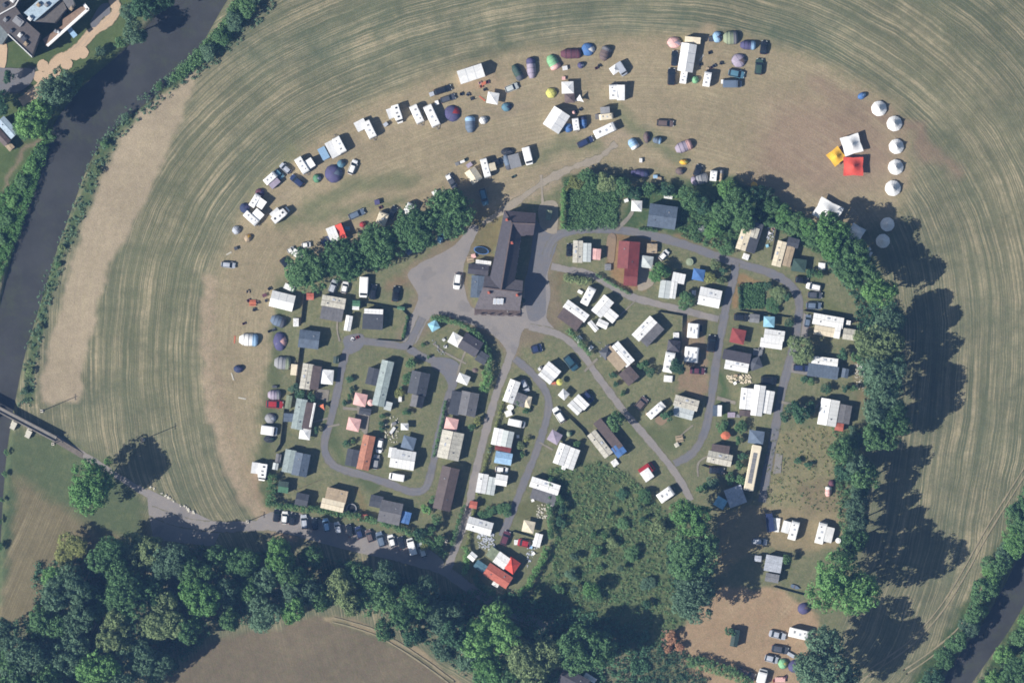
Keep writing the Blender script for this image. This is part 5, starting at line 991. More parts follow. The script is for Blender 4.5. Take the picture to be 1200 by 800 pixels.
for dx in (-1.1, 0, 1.1):
    f_ = mobj('rooflight', MB().box((0,0,0), (1.0,2.2,.22)).mesh('rooflight'), mat('WG', 'metal'), mb_root, (rlx+dx, rly, rlz-.1)); f_.rotation_euler = (math.radians(34), 0, math.radians(-7)); mobj('pane', MB().box((0,0,.12), (.8,1.9,.03)).mesh('pane'), mat('S', 'metal'), f_)
for cx_, cy_, cz_ in ((600,285,8.2),(573,343,6.5),(606,346,7.2),(594,258,6.8)): mobj('chimney', MB().box((0,0,0), (.8,.8,1.8)).box((0,0,1.1), (.35,.35,.5)).mesh('chimney'), mat('TC', 'wall'), mb_root, W3(cx_, cy_, cz_))
for i, (xa, ya, xb, yb) in enumerate([(611,277,603,330)]*6+[(592,249,576,326)]*6):
    t = ((i % 6)+.5)/6; x, y, _ = W3(xa+(xb-xa)*t, ya+(yb-ya)*t, 0); add_window(mb_root, (x+(-.03 if i < 6 else -.15), y, 1.7), math.radians(8), 1)
x_, y_, _ = W3(605, 331, 0); d = mobj('door', DOOR, mat('BR', 'wood'), mb_root, W3(606.2, 300, 0)); mobj('handle', HAND, mat('D', 'metal'), d)
home('flat_extension', 'flat slate-blue extension against the left of the long building', 'extension', [(560,336,26,16,86,'f','SB',3.0)], 'BG')
home('outbuilding', 'dark pitched outbuilding with a white box, left of the long building', 'outbuilding', [(560.5,316,24,12,-6,'g','SL',3.0)], 'BG')
home('shed', 'narrow white flat roof behind the long building', 'shed', [(566.5,308,18,5.5,-7,'f','W',2.4)], 'W')
home('patio_roof', 'low brown terrace canopy in front of the long building', 'canopy', [(583,366,54,8,-2,'f','BR',.35)], 'TN')
T('picnic', 551, 304, 8, 7, 10, 'TN', 'picnic table in the yard behind the long building'); T('box', 555, 300, 5, 5, 20, ('W','PK'), 'white crate in the yard behind the long building'); T('parasol', 613, 352, 6, 6, 0, 'DG', 'dark green parasol at the corner of the long building')
# ---------------------------------------------------------------- upper left complex
x0, y0, _ = P(50, 30)
cb = tag(empty('hospital_block', (x0, y0, 0)), 'flat-roofed institutional complex in the top left corner', 'building')
poly_block(cb, [(-12,14),(20,9),(32,26),(49,41),(39,68),(12,42),(0,28)], 9.5, (104,96,94), 'MG', x0, y0)
poly_block(cb, [(-10,-12),(32,-12),(20,9),(0,20),(-12,14)], 10.2, (112,104,98), 'MG', x0, y0, 0, 'WG')
poly_block(cb, [(31,17),(62,-10),(84,-8),(43,27)], 11, (178,196,208), 'BG', x0, y0)
poly_block(cb, [(43.5,27),(75,1.5),(80,12),(66,28)], 8.6, (110,104,100), 'MG', x0, y0)
poly_block(cb, [(75,1),(84,-8),(89,7),(83,13)], 9.2, (132,130,130), 'BG', x0, y0)
poly_block(cb, [(52,47),(75,31),(75,24),(100,7),(105,13),(56,55)], 6.5, (164,136,114), 'BG', x0, y0)
poly_block(cb, [(-12,30),(0,28),(12,41),(4,53),(-12,50)], 6.0, (134,144,146), 'MG', x0, y0)
mobj('parapet', MB().bar(W3(57,55,7.0), W3(105,12,7.0), .9, .7).bar(W3(105,12.6,7.0), W3(100,6.5,7.0), .9, .7).mesh('parapet'), mat('W', 'wall'), cb)
mobj('parapet', MB().bar(W3(12,42,9.9), W3(40,68.5,9.9), .3, .5).mesh('parapet'), mat('WG', 'wall'), cb)
mobj('canopy', MB().box(W3(85.5,39,4.2), (1.6,3.4,.2), math.radians(38)).mesh('canopy'), mat('LB', 'roof'), cb)
for k, (x, y, h, sx, sy) in enumerate([(24,27,10.2,2.2,3.2),(26,43,10,1.4,1.2),(31,47,10,1.5,1.5),(33,53,10,1.2,1.2),(9,25,10.1,1.3,1.1),(18,2,10.9,1.6,1.4),(8,8,10.9,1.2,1.2),(48,8,11.6,1.2,1.2),(57,8,11.6,1.2,1.2),(38,24,11.6,1.2,1.4),(16,38,10,1,1),(86,12,9.8,1.2,1),(67,38,7.1,1,1),(70,39,7.1,.8,1)]):
    mobj('roof_plant', MB().box((0,0,0), (sx,sy,.9), .9).box((0,0,.55), (sx*.6,sy*.6,.25), .9).mesh('roof_plant'), mat(('G','WG','D','TN')[k % 4], 'metal'), cb, W3(x, y, h))
for k in range(9):
    t = (k+.5)/9
    add_window(cb, W3(13+28*t*.95, 43.3+27*t*.95, 7.4), math.radians(225), 1)
home('house', 'small house with a pale blue roof at the left edge', 'house', [(10,150,26,12,-48,'g',(170,188,202),4.5),(2,160,24,10,-48,'g','BR',4.0)], 'BG', None, 'roof')
home('shed', 'brown shed beside the pale blue roof at the left edge', 'shed', [(12,172,9,8,-48,'f','TN',2.4)], 'TN')
# ---------------------------------------------------------------- bridge, poles, fences
x0, y0, _ = P(30, 495)
br = tag(empty('road_bridge', (x0, y0, 0)), 'narrow grey road bridge crossing the river at the left edge', 'bridge')
mobj('deck', MB().bar(W3(-60,448,1.7), W3(66,514,1.7), 2.1, .4).mesh('deck'), mat((160,154,146), 'roof'), br)
for s in (-1, 1):
    p = mobj('parapet', MB().bar(W3(-60+s*1.2,448-s*2.6,2.2), W3(66+s*1.2,514-s*2.6,2.2), .22, .6).mesh('parapet'), mat((112,106,100), 'wall'), br)
for x, y in ((16.5,497),(34,507),(-8,485)): mobj('pier', MB().box(W3(x-.5,y+1.5,-.4), (1.6,2.4,3.6), math.radians(-27)).box(W3(x,y-2,-.4), (1.4,2.0,3.0), math.radians(-27)).mesh('pier'), mat('BG', 'wall'), br)
mobj('ramp', MB().loft([[W3(66.5,512,z-1.9) for z in (1.9,)]*0 or [W3(65.3,511,0),W3(62.7,517,0),W3(62.7,517,1.8),W3(65.3,511,1.8)],[W3(98,531,-.1),W3(96,537,-.1),W3(96,537,.06),W3(98,531,.06)]]).mesh('ramp'), mat((150,138,126), 'roof'), br)
for x, y, h, lab in ((49,481.5,9.5,'wooden pole with a white footing on the river bank'),(168,515,9.0,'wooden pole standing above the large tree shadow'),(523,634,8,'wooden pole at the foot of the lane'),(62,520,4.5,'short lamp post beside the bridge ramp'),(290,611,5,'short pole at the lower left gate of the field')):
    p = tag(empty('utility_pole', P(x, y)), lab, 'pole', 'utility poles'); mobj('shaft', MB().cyl((0,0,0), (0,0,h), .16, .1, 8).mesh('shaft'), mat('BR', 'wood'), p)
    mobj('crossarm', MB().box((0,0,h-.5), (.1,1.9,.12)).mesh('crossarm'), mat('BR', 'wood'), p); mobj('footing', MB().box((0,0,.2), (.9,.9,.4)).mesh('footing'), mat('BG', 'wall'), p)
    for yy in (-.8, .8): mobj('insulator', MB().cyl((0,yy,h-.44), (0,yy,h-.2), .07, .04, 6).mesh('insulator'), mat('W', 'metal'), p)
PANEL = {}
def fence(pts, h, c, label):
    x0, y0, _ = P(*pts[0]); r = tag(empty('garden_fence', (x0, y0, 0)), label, 'fence', 'garden fences between the plots')
    post = PANEL.setdefault(('post', h), MB().box((0,0,h/2), (.1,.1,h)).mesh('post')); pan = PANEL.setdefault(('pan', h), MB().box((.9,0,h*.5), (1.72,.04,h*.9)).mesh('panel'))
    for (xa, ya), (xb, yb) in zip(pts[:-1], pts[1:]):
        ax, ay, _ = P(xa, ya); bx, by, _ = P(xb, yb); d = math.hypot(bx-ax, by-ay); n = max(1, round(d/1.82)); a = math.atan2(by-ay, bx-ax)
        for k in range(n):
            lx, ly = ax-x0+(bx-ax)*k/n, ay-y0+(by-ay)*k/n
            mobj('post', post, mat(c, 'wood'), r, (lx, ly, 0)); p = mobj('panel', pan, mat(c, 'wood'), r, (lx, ly, 0), a); p.scale.x = d/n/1.82
for pts, h, c, lab in [([(352,402),(346,450),(344,460)],1.5,'BR','brown boundary fence beside the striped roof'),([(333,478),(328,520),(322,530)],1.6,'D','dark boundary fence left of the green-grey roof'),([(356,345),(352,380)],1.5,'BR','brown fence left of the beige and brown stepped roof'),([(413,352),(470,362),(478,370)],1.1,'DG','green fence around the dark grey roofed garden'),([(478,370),(470,400),(440,398)],1.0,'DG','green fence on the lower side of the dark grey garden'),([(903,305),(910,265)],1.3,'BR','brown fence between the two upper right chalets'),([(770,365),(800,370),(798,420)],1.3,'D','dark fence beside the brown hipped shed'),([(655,478),(682,504),(690,515)],1.2,'DG','green fence running down past the lilac gazebo'),([(822,545),(858,557)],1.0,'BR','brown fence below the black car and cream roof'),([(866,364),(925,372)],1.2,'DG','green fence above the sky blue gazebo'),([(941,364),(962,368),(1012,378)],1.5,'BR','brown fence above the large white and cream roof'),([(600,622),(626,630)],1.0,'DG','green fence above the bright red car'),([(345,575),(380,560)],.9,'BR','thin brown fence above the small dark grey shed'),([(906,687),(942,697)],1.0,'DG','green fence above the lower car field')]: fence(pts, h, c, lab)
# rubble and clutter beds
def debris(poly, n, cols, name, s=(.15,.45)):
    xs = [p[0] for p in poly]; ys = [p[1] for p in poly]; mb = MB(); k = 0
    while k < n:
        x, y = random.uniform(min(xs), max(xs)), random.uniform(min(ys), max(ys))
        if not inside(np.array([x]), np.array([y]), poly)[0]: continue
        px, py, _ = P(x, y); a = random.uniform(*s); mb.box((px, py, a*.35), (a*random.uniform(.7,2), a, a*.7), random.uniform(0, 3), top=(.8,.8)); k += 1
    o = mobj(name, mb.mesh(name), mat(cols, 'wall')); return tag(o, kind='stuff')
debris([(558,625),(578,622),(580,645),(562,642)], 170, 'S', 'stone_rubble'); debris([(850,440),(880,438),(882,450),(855,448)], 110, 'C', 'stone_rubble'); debris([(628,592),(650,588),(648,606),(630,608)], 90, 'BG', 'stone_rubble'); debris([(1000,425),(1014,430),(1012,458),(1002,455)], 60, 'BG', 'garden_clutter')
debris([(900,262),(908,262),(906,285),(898,284)], 50, 'S', 'garden_clutter'); debris([(505,398),(508,398),(524,418),(516,416)], 20, 'G', 'garden_clutter'); debris([(450,490),(468,486),(466,520),(452,516)], 40, 'BG', 'garden_clutter'); debris([(617,645),(624,630),(630,640),(618,665)], 60, 'S', 'garden_clutter'); debris([(774,738),(792,738),(800,768),(776,766)], 90, (140,110,92), 'brushwood_pile', (.2,.8)); debris([(700,400),(716,405),(712,425),(704,420)], 20, 'G', 'garden_clutter'); debris([(176,570),(180,572),(230,600),(226,602)], 30, 'BG', 'kerb_stones', (.3,.6))
# ---------------------------------------------------------------- vegetation
def leaf_mat(name, c, var=.25):
    m, nt, b = newmat(name); L = nt.links
    b.inputs['Roughness'].default_value = .75; b.inputs['Specular IOR Level'].default_value = .2
    at = N(nt, 'ShaderNodeAttribute', attribute_name='tint'); oi = N(nt, 'ShaderNodeObjectInfo')
    h = N(nt, 'ShaderNodeHueSaturation'); h.inputs['Color'].default_value = rgb(c)
    a1 = N(nt, 'ShaderNodeMapRange'); L.new(oi.outputs['Random'], a1.inputs[0]); a1.inputs[3].default_value = 1.0; a1.inputs[4].default_value = 1.42
    a2 = N(nt, 'ShaderNodeMath', operation='MULTIPLY'); L.new(a1.outputs[0], a2.inputs[0]); L.new(at.outputs['Fac'], a2.inputs[1]); L.new(a2.outputs[0], h.inputs['Value'])
    a3 = N(nt, 'ShaderNodeMapRange'); L.new(oi.outputs['Random'], a3.inputs[0]); a3.inputs[1].default_value = 1; a3.inputs[2].default_value = 0; a3.inputs[3].default_value = .492; a3.inputs[4].default_value = .508; L.new(a3.outputs[0], h.inputs['Hue'])
    L.new(h.outputs[0], b.inputs['Base Color'])
    tr = N(nt, 'ShaderNodeBsdfTranslucent'); L.new(h.outputs[0], tr.inputs['Color']); mx = N(nt, 'ShaderNodeMixShader'); mx.inputs[0].default_value = .22
    L.new(b.outputs[0], mx.inputs[1]); L.new(tr.outputs[0], mx.inputs[2]); L.new(mx.outputs[0], nt.nodes['Material Output'].inputs[0])
    return m
LEAF = {'m': leaf_mat('leaves_mid', (90,122,80)), 'd': leaf_mat('leaves_dark', (74,106,78)), 'b': leaf_mat('leaves_bright', (104,142,84)), 'p': leaf_mat('leaves_pale', (120,136,94)), 'y': leaf_mat('leaves_yellow', (130,136,84)), 'g': leaf_mat('leaves_grey', (94,120,94)), 'x': leaf_mat('leaves_brown', (172,132,104))}
def leaf_cloud(name, cen, rad, nl, size, flat=.85):
    """cen (k,3) clump centres, rad (k,), nl leaves per clump"""
    k = len(cen); d = RNG.normal(size=(k, nl, 3)); d[..., 2] = np.abs(d[..., 2])*.9+.02*d[..., 2]; d /= np.linalg.norm(d, axis=-1, keepdims=True)
    p = cen[:, None, :]+d*rad[:, None, None]*RNG.uniform(.75, 1.05, (k, nl, 1))*np.array([1, 1, flat])
    nrm = d+RNG.normal(size=d.shape)*.35; nrm /= np.linalg.norm(nrm, axis=-1, keepdims=True)
    u = np.cross(nrm, RNG.normal(size=d.shape)); u /= np.linalg.norm(u, axis=-1, keepdims=True)+1e-9; v = np.cross(nrm, u)
    s = size*RNG.uniform(.6, 1.3, (k, nl, 1)); u *= s; v *= s*.7
    co = np.stack([p-u, p+v, p+u, p-v], 2).reshape(-1, 3)
    me = bpy.data.meshes.new(name); q = np.arange(len(co)).reshape(-1, 4); fill(me, co, q)
    t = np.repeat(RNG.uniform(.78, 1.22, (k, 1)), nl, 1)*RNG.uniform(.85, 1.15, (k, nl)); t = np.repeat(t.ravel(), 4)
    me.attributes.new('tint', 'FLOAT', 'POINT').data.foreach_set('value', t.astype(np.float32))
    return me
def crown_mesh(R, H, clumps, rc, nl, leaf, lob=.66, seed=0, core=.72):
    rg = np.random.default_rng(seed); ph = rg.uniform(0, 6.28, 4)
    # a few big boughs, each with its own dome of clumps
    nb = max(3, int(R*1.1)); pts = []
    ang = rg.uniform(0, 6.28, nb); rr = R*np.sqrt(rg.uniform(.05, 1, nb))*lob
    bc = np.stack([rr*np.cos(ang), rr*np.sin(ang), H*(.42+.26*rg.random(nb)-.12*rr/R)], -1); br = R*rg.uniform(.34, .52, nb)
    bc = np.vstack([bc, [[0, 0, H*.5]]]); br = np.append(br, R*core)
    per = clumps//len(bc)
    for c, r in zip(bc, br):
        d = rg.normal(size=(per, 3)); d[:, 2] = np.abs(d[:, 2])*1.1-.25; d /= np.linalg.norm(d, axis=1, keepdims=True)
        pts.append(c+d*np.array([r, r, r*min(1.3, H*.42/R)])*rg.uniform(.8, 1.0, (per, 1)))
    cen = np.vstack(pts); cen = cen[rg.random(len(cen)) > .08]
    cen[:, 2] = np.clip(cen[:, 2], H*.07, H*.97)
    cr_ = np.hypot(cen[:, 0], cen[:, 1]); kk = (R-rc*.6)/np.percentile(cr_, 96); cen[:, :2] *= kk
    return leaf_cloud('crown', cen, rc*rg.uniform(.6, 1.25, len(cen)), nl, leaf)
CR = {'L': [(crown_mesh(7.5, 18, 480, .9, 30, .27, seed=s)) for s in range(5)], 'M': [(crown_mesh(4.2, 10, 260, .66, 26, .21, seed=20+s)) for s in range(4)], 'S': [(crown_mesh(2.0, 4.0, 90, .42, 24, .15, seed=40+s)) for s in range(4)]}
CR['R'] = [crown_mesh(7.5, 12, 820, .85, 34, .27, .45, 60+s, .92) for s in range(3)]
CR0 = {'R': (7.5, 12), 'L': (7.5, 18), 'M': (4.2, 10), 'S': (2.0, 4.0)}
def trunk_mesh(R, H):
    mb = MB().cyl((0,0,-.3),(0,0,H*.3),R*.06,R*.045,8); mb.cyl((0,0,H*.3),(.1*R,0,H*.62),R*.045,R*.02,7)
    for k in range(5):
        a = k*1.26+.4; mb.cyl((0,0,H*(.24+.04*k)),(R*.55*math.cos(a),R*.55*math.sin(a),H*(.5+.03*k)),R*.028,R*.01,6)
    return mb.mesh('trunk')
TK = {k: trunk_mesh(*CR0[k]) for k in CR0}
for k in CR:
    for me_ in CR[k]: me_.materials.append(LEAF['m'])
tn_ = [0]
def tree(x, y, r, h, tone, label, cat='tree', group=None, name='tree', k=None):
    r *= 1.0; h *= 1.15 if h > 10 else 1.05
    R_ = r*S; k = k or ('L' if R_ > 5 else ('M' if R_ > 2.6 else 'S')); tn_[0] += 1
    base = empty(name, P(x, y), RNG.uniform(0, 6.28), (R_/CR0[k][0], R_/CR0[k][0], h/CR0[k][1]))
    tag(base, label, cat, group)
    mobj('trunk', TK[k], mat('BR', 'wood'), base); mobj('crown', CR[k][tn_[0] % len(CR[k])], LEAF[tone], base)
def hedge(pts, wpx, h, tone, label, group='clipped hedges between the pitches', cat='hedge', name='hedge', z0=0, dens=1.0):
    pts = spline(pts, 5) if len(pts) > 2 else pts; cen = []; w_ = wpx*S
    for (x0, y0), (x1, y1) in zip(pts[:-1], pts[1:]):
        l = math.hypot(x1-x0, y1-y0)*S; n = max(1, int(l*w_*h*.75*dens+l*3.0*dens))
        for _ in range(n):
            t = random.random(); o = random.uniform(-.5, .5)*(w_-.6); X, Y, _z = P(x0+(x1-x0)*t, y0+(y1-y0)*t); dx, dy = (x1-x0), -(y1-y0); d = math.hypot(dx, dy) or 1
            top = h*(1-.25*abs(o)/(w_/2)); z = random.choice([top-.25, top-.35, random.uniform(.2, top-.3)])
            cen.append((X-dy/d*o, Y+dx/d*o, z))
    cx, cy = cen[0][0], cen[0][1]; c = np.array(cen)-np.array([cx, cy, 0])
    me_ = leaf_cloud(name, c, RNG.uniform(.42, .75, len(c)), 26, .18); me_.materials.append(LEAF[tone])
    o = bpy.data.objects.new(name, me_); COL.objects.link(o); o.location = (cx, cy, 0)
    return tag(o, label, cat, group)
def scrub(poly, count, tone, name, rr=(.35, 1.0), hh=.5, nl=20, leaf=.2):
    xs = [p[0] for p in poly]; ys = [p[1] for p in poly]
    x = RNG.uniform(min(xs), max(xs), count*3); y = RNG.uniform(min(ys), max(ys), count*3); m = inside(x, y, poly); x, y = x[m][:count], y[m][:count]
    c = np.stack([(x-600)*S, (400-y)*S, RNG.uniform(0, hh, len(x))], -1); me_ = leaf_cloud(name, c, RNG.uniform(*rr, len(x)), nl, leaf); me_.materials.append(LEAF[tone])
    o = bpy.data.objects.new(name, me_); COL.objects.link(o); return tag(o, kind='stuff')
# ---------------------------------------------------------------- trees, bushes, hedges
for x, y, r, h, t, lab in [
 (361,318,26,12,'m','leftmost round tree of the row of five'),(405,304,26,12.5,'m','second round tree from the left of the row'),(446,289,27,12.5,'m','middle round tree of the row of five'),(488,268,27,13,'m','fourth round tree from the left of the row'),(527,250,28,13,'m','rightmost round tree of the row of five')]:
    tree(x, y, r, h*.9, t, lab, group='row of five round trees', k='R')
for x, y, r, h, t, lab in [
 (109,566,31,19,'b','large bright green tree alone beside the verge track'),(128,540,6,5,'b','small tuft of a tree inside the large tree shadow'),(82,640,21,9,'y','pale yellow-green bushy tree beside the lower left field'),
 (938,409,18,8,'p','pale grey-green tree over the right road'),(982,287,25,17,'b','bright green tree beside the shaded star tent'),(772,320,13,6,'b','small bright tree right of the red roof'),(805,352,12,6,'m','small tree between two white chalets by the road'),(721,493,12,8,'m','small round tree beside the diagonal road'),(783,487,9,6,'d','small dark conifer beside the offset beige roof'),(794,430,10,8,'d','dark tree behind the long white caravan'),(938,485,12,9,'d','dark tree shading the plot beside the big white roof'),(986,684,41,30,'b','very large bright tree at the lower right'),(965,772,38,26,'g','large grey-green tree over the lower white caravan'),(807,608,25,19,'b','bright feathery tree at the foot of the diagonal road'),(815,655,34,20,'m','wide green tree below the feathery one'),(812,700,30,18,'g','grey-green tree above the lower car field'),(575,742,36,20,'b','large light green tree over the dark road bend'),(625,775,34,19,'p','pale olive tree at the bottom edge of the wood'),(685,755,34,19,'m','round green tree standing alone in the dark hollow'),(568,785,26,16,'b','bright tree at the bottom beside the ploughed field'),(694,690,11,8,'b','small light tree at the top of the dark hollow'),(922,655,6,5,'m','small round bush right of the grey double roof'),(855,740,7,4,'d','green bush beside the mossy stone hut'),(863,655,5,4,'m','x')][:23]:
    tree(x, y, r, h, t, lab)
TONE = {'m': 'mid green', 'd': 'dark green', 'b': 'bright green', 'p': 'pale olive', 'y': 'yellowish', 'g': 'grey-green', 'x': 'reddish brown'}
def many(lst, label, group, cat='tree', name='tree'):
    # the place phrase follows the first noun of the label; look, size and spot are added for each one
    noun, place_ = label.split(' ', 1) if False else (cat, label)
    xs = sorted(a[0] for a in lst); ys = sorted(a[1] for a in lst); rs_ = sorted(a[2] for a in lst); n = len(lst); tall = ys[-1]-ys[0] > xs[-1]-xs[0]
    H5 = ['far left', 'left part', 'middle', 'right part', 'far right']; V5 = ['top end', 'upper part', 'centre', 'lower part', 'bottom end']
    def lab(a, extra=''):
        hx = min(4, int(5*(a[0]-xs[0])/(xs[-1]-xs[0]+.1))); vy = min(4, int(5*(a[1]-ys[0])/(ys[-1]-ys[0]+.1)))
        sz = 'small' if a[2] < rs_[n//3] else ('large' if a[2] > rs_[2*n//3] else 'medium')
        return '%s %s %s %s, %s, %s%s' % (sz, TONE[a[4]], cat, place_, H5[hx], V5[vy], extra)
    by = {}
    for a in lst: by.setdefault(lab(a), []).append(a)
    for k, v in by.items():
        vert = len(v) > 1 and (tall or max(b[1] for b in v)-min(b[1] for b in v) > max(b[0] for b in v)-min(b[0] for b in v))
        v.sort(key=lambda a: a[1] if vert else a[0])
        ex = [''] if len(v) == 1 else ([', upper one', ', lower one'] if vert else [', left one', ', right one']) if len(v) == 2 else ([', upper'] + [', between']*(len(v)-2) + [', lower'] if vert else [', left'] + [', between']*(len(v)-2) + [', right'])
        for a, e in zip(v, ex): tree(a[0], a[1], a[2], a[3], a[4], k+e, cat, group, name)
many([(998,305,25,18,'m'),(1030,398,29,20,'p'),(1035,435,26,20,'g'),(1030,474,24,22,'g'),(1045,490,22,20,'m'),(1030,508,22,18,'m'),(988,525,18,13,'m'),(1005,545,18,13,'g'),(990,552,14,10,'d'),(1015,560,18,18,'m'),(1003,585,16,18,'g'),(1003,610,15,18,'g'),(1000,632,16,19,'m'),(988,650,15,12,'m'),(1012,398,15,14,'p'),(985,792,22,18,'g'),(1028,345,22,18,'b'),(1040,380,20,17,'g'),(1008,322,22,17,'m'),(1002,300,20,15,'b'),(970,264,17,13,'b')], 'in the right tree belt', 'trees in the belt right of the park')
many([(690,212,14,6,'m'),(712,214,14,7,'p'),(730,218,13,7,'m'),(676,214,10,5,'y'),(742,226,10,5,'d'),(808,234,16,9,'m'),(822,240,12,8,'d'),(852,222,14,8,'b'),(868,238,20,11,'m'),(845,248,16,8,'m'),(885,228,13,8,'d'),(902,240,12,6,'m'),(918,250,12,6,'b'),(932,258,11,6,'m'),(946,266,12,7,'b'),(872,262,14,7,'m'),(836,270,12,5,'b'),(853,292,10,4,'m'),(958,280,13,8,'m'),(898,225,9,6,'g'),(760,222,9,4,'m'),(782,222,9,4,'d')], 'in the thicket below the field', 'shrubs below the camp field', 'shrub', 'shrub')
# the wood along the bottom: crowns listed one by one, the rest of the slope filled between them
WOOD = [(80,690,32),(128,655,30),(165,648,30),(200,652,28),(150,697,32),(195,722,34),(236,700,28),(268,690,20),(311,716,26),(285,655,24),(328,648,22),(368,650,17),(398,688,26),(440,698,28),(480,712,28),(519,722,26),(452,734,16),(486,742,17),(520,760,18),(28,770,34),(80,762,30),(120,778,30),(163,768,28),(58,728,26),(352,692,24),(256,652,20),(2,742,22),(186,772,22),(138,738,28),(20,805,30),(340,672,20),(112,705,24),(96,725,22),(222,736,20),(345,714,18),(376,700,16),(420,670,18),(455,672,18),(500,690,20),(412,706,16),(548,768,18),(536,740,22),(60,800,26),(140,802,26),(232,668,22),(10,770,24),(294,690,18),(270,725,16),(180,690,20),(310,680,20),(600,802,22),(650,735,0)]
rg = random.Random(5)
many([(x, y, r*.92, (10 if y < 672 else 13)+r*.2+rg.uniform(-3, 4), rg.choice('mmmgdgbpm')) for x, y, r in WOOD if r > 0], 'in the bottom left wood', 'trees of the wood at the bottom left')
for x, y, r, h, t, lab in [(74,684,24,14,'b','bright edge tree of the wood facing the lower left field')]: tree(x, y, r, h, t, lab)
many([(1195,602,20,10,'m'),(1188,632,19,9,'b'),(1168,660,18,9,'m'),(1176,648,14,8,'g'),(1152,690,18,9,'m'),(1160,676,14,8,'b'),(1142,718,15,8,'m'),(1136,735,14,7,'g'),(1120,752,14,7,'m'),(1106,772,14,7,'m'),(1092,792,14,7,'d'),(1212,620,20,10,'m'),(1205,585,18,10,'m'),(1080,806,14,7,'m')], 'lining the lower right river', 'trees on the bank at the lower right')
many([(1205,728,16,11,'b'),(1198,745,16,11,'m'),(1175,765,14,10,'b'),(1190,785,20,12,'m'),(1165,795,14,9,'b'),(1215,760,24,14,'m'),(1150,806,12,8,'m'),(1212,800,22,13,'d')], 'on the far river bank', 'trees in the lower right corner')
many([(70,104,24,17,'g'),(58,118,14,8,'m'),(88,96,12,7,'m'),(40,140,24,17,'b'),(28,150,14,9,'m'),(2,122,15,10,'d'),(158,40,17,13,'g'),(142,50,8,6,'m'),(174,12,18,22,'d'),(192,-2,17,24,'d'),(150,14,12,8,'g'),(118,60,7,4,'g'),(12,90,9,8,'d'),(152,128,0,0,'m')][:14], 'near the upper left complex', 'trees in the upper left grounds')
many([(275,26,12.0,6.0,'g'),(260,43,11.0,5.0,'m'),(245,62,11.0,5.0,'g'),(187,102,5.9,2.6,'m'),(147,137,5.7,2.5,'g'),(123,168,6.6,2.9,'m'),(114,201,5.5,2.4,'p'),(73,290,4.8,2.1,'p'),(68,310,4.3,1.9,'m'),(46,384,5.2,2.2,'g'),(35,436,5.7,2.4,'p'),(29,458,4.7,2.0,'g'),(291,10,12.0,6.0,'m'),(299,-4,12.0,6.0,'g')], 'along the long left bank', 'bushes along the left river bank', 'bush', 'bush')
many([(62,162,6,3,'m'),(48,178,8,3,'m'),(36,196,9,3,'b'),(26,214,9,3,'m'),(14,236,9,3,'b'),(6,258,9,3,'m'),(-2,280,9,3,'m'),(6,555,4,2,'m'),(2,585,4,2,'m'),(-2,610,5,2,'m'),(8,530,4,2,'m'),(0,640,6,3,'m')], 'at the left picture edge', 'bushes at the left edge', 'bush', 'bush')
many([(346,455,8,3,'g'),(352,463,7,3,'d'),(365,465,6,3,'d'),(372,503,5,3,'d'),(410,444,5,2,'d'),(412,456,4,2,'d'),(410,464,4,2,'m'),(404,472,4,2,'d'),(406,520,5,2.5,'d'),(414,517,3,2,'m'),(448,488,4,2,'m'),(447,496,4,2,'d'),(448,503,4,2,'d'),(520,452,0.5,1,'m')][:13]+[(468,460,6,3,'y'),(478,444,8,3,'m'),(482,426,7,3.5,'m'),(476,482,6,2.5,'m'),(496,404,3,1.5,'m'),(560,494,6,3,'y'),(553,500,5,2.5,'m'),(502,418,3,1.5,'m'),(608,472,5,3,'m'),(617,480,5,2,'m'),(617,514,5,2,'y'),(610,522,5,2,'p'),(612,532,4,2,'m'),(590,597,10,2.5,'m'),(575,598,9,2.5,'m'),(566,603,7,2.5,'m'),(576,345,0.5,1,'m')][:16]+[(676,520,5,2.5,'m'),(718,440,5,2.5,'d'),(722,450,4,2,'d'),(755,428,8,3,'m'),(762,436,6,3,'d'),(730,460,4,2,'m'),(712,508,0.5,1,'m')][:6]+[(900,335,6,3,'d'),(922,348,6,3.5,'d'),(912,345,12,2,'p'),(905,358,10,2,'m'),(925,378,6,3,'d'),(952,285,5,2.5,'m'),(950,320,6,3,'d'),(960,322,6,3,'m'),(987,416,8,4,'d'),(1014,408,8,4,'m'),(1003,420,8,4,'m'),(968,455,7,3,'d'),(990,455,6,3,'d'),(1000,455,5,3,'m'),(942,444,5,2,'d'),(950,447,5,2,'m'),(935,540,5,2,'d'),(948,545,6,2,'d'),(838,310,7,3.5,'p'),(846,328,6,3,'p'),(832,325,8,3,'y'),(848,318,6,3,'d'),(930,478,10,6,'d'),(948,478,9,5,'d'),(920,488,7,5,'d')], 'in the park gardens', 'garden shrubs in the park', 'shrub', 'shrub')
many([(845,500,9,3,'m'),(868,500,8,3,'m'),(855,560,8,3,'m'),(825,572,9,4,'m'),(835,565,8,4,'g'),(868,562,7,3,'m'),(870,535,6,3,'d'),(866,545,6,3,'m'),(866,515,6,3,'m'),(492,625,8,5,'d'),(505,622,7,5,'m'),(512,608,7,4,'m'),(508,585,7,3,'m'),(500,596,7,3,'b'),(516,632,7,4,'m'),(498,640,6,3,'y')], 'by the bus or lane', 'shrubs on the plot edges', 'shrub', 'shrub')
rs = np.random.default_rng(3); lst = []
while len(lst) < 26:
    x, y = rs.uniform(640, 800), rs.uniform(545, 715)
    if inside(np.array([x]), np.array([y]), [(650,553),(700,545),(735,560),(770,595),(792,625),(790,700),(740,712),(690,700),(650,690),(645,650),(640,620)])[0] and all(math.hypot(x-a[0], y-a[1]) > 9 for a in lst): lst.append((x, y, rs.uniform(4, 11), rs.uniform(1.5, 4.5), 'mmmdpg'[rs.integers(6)]))
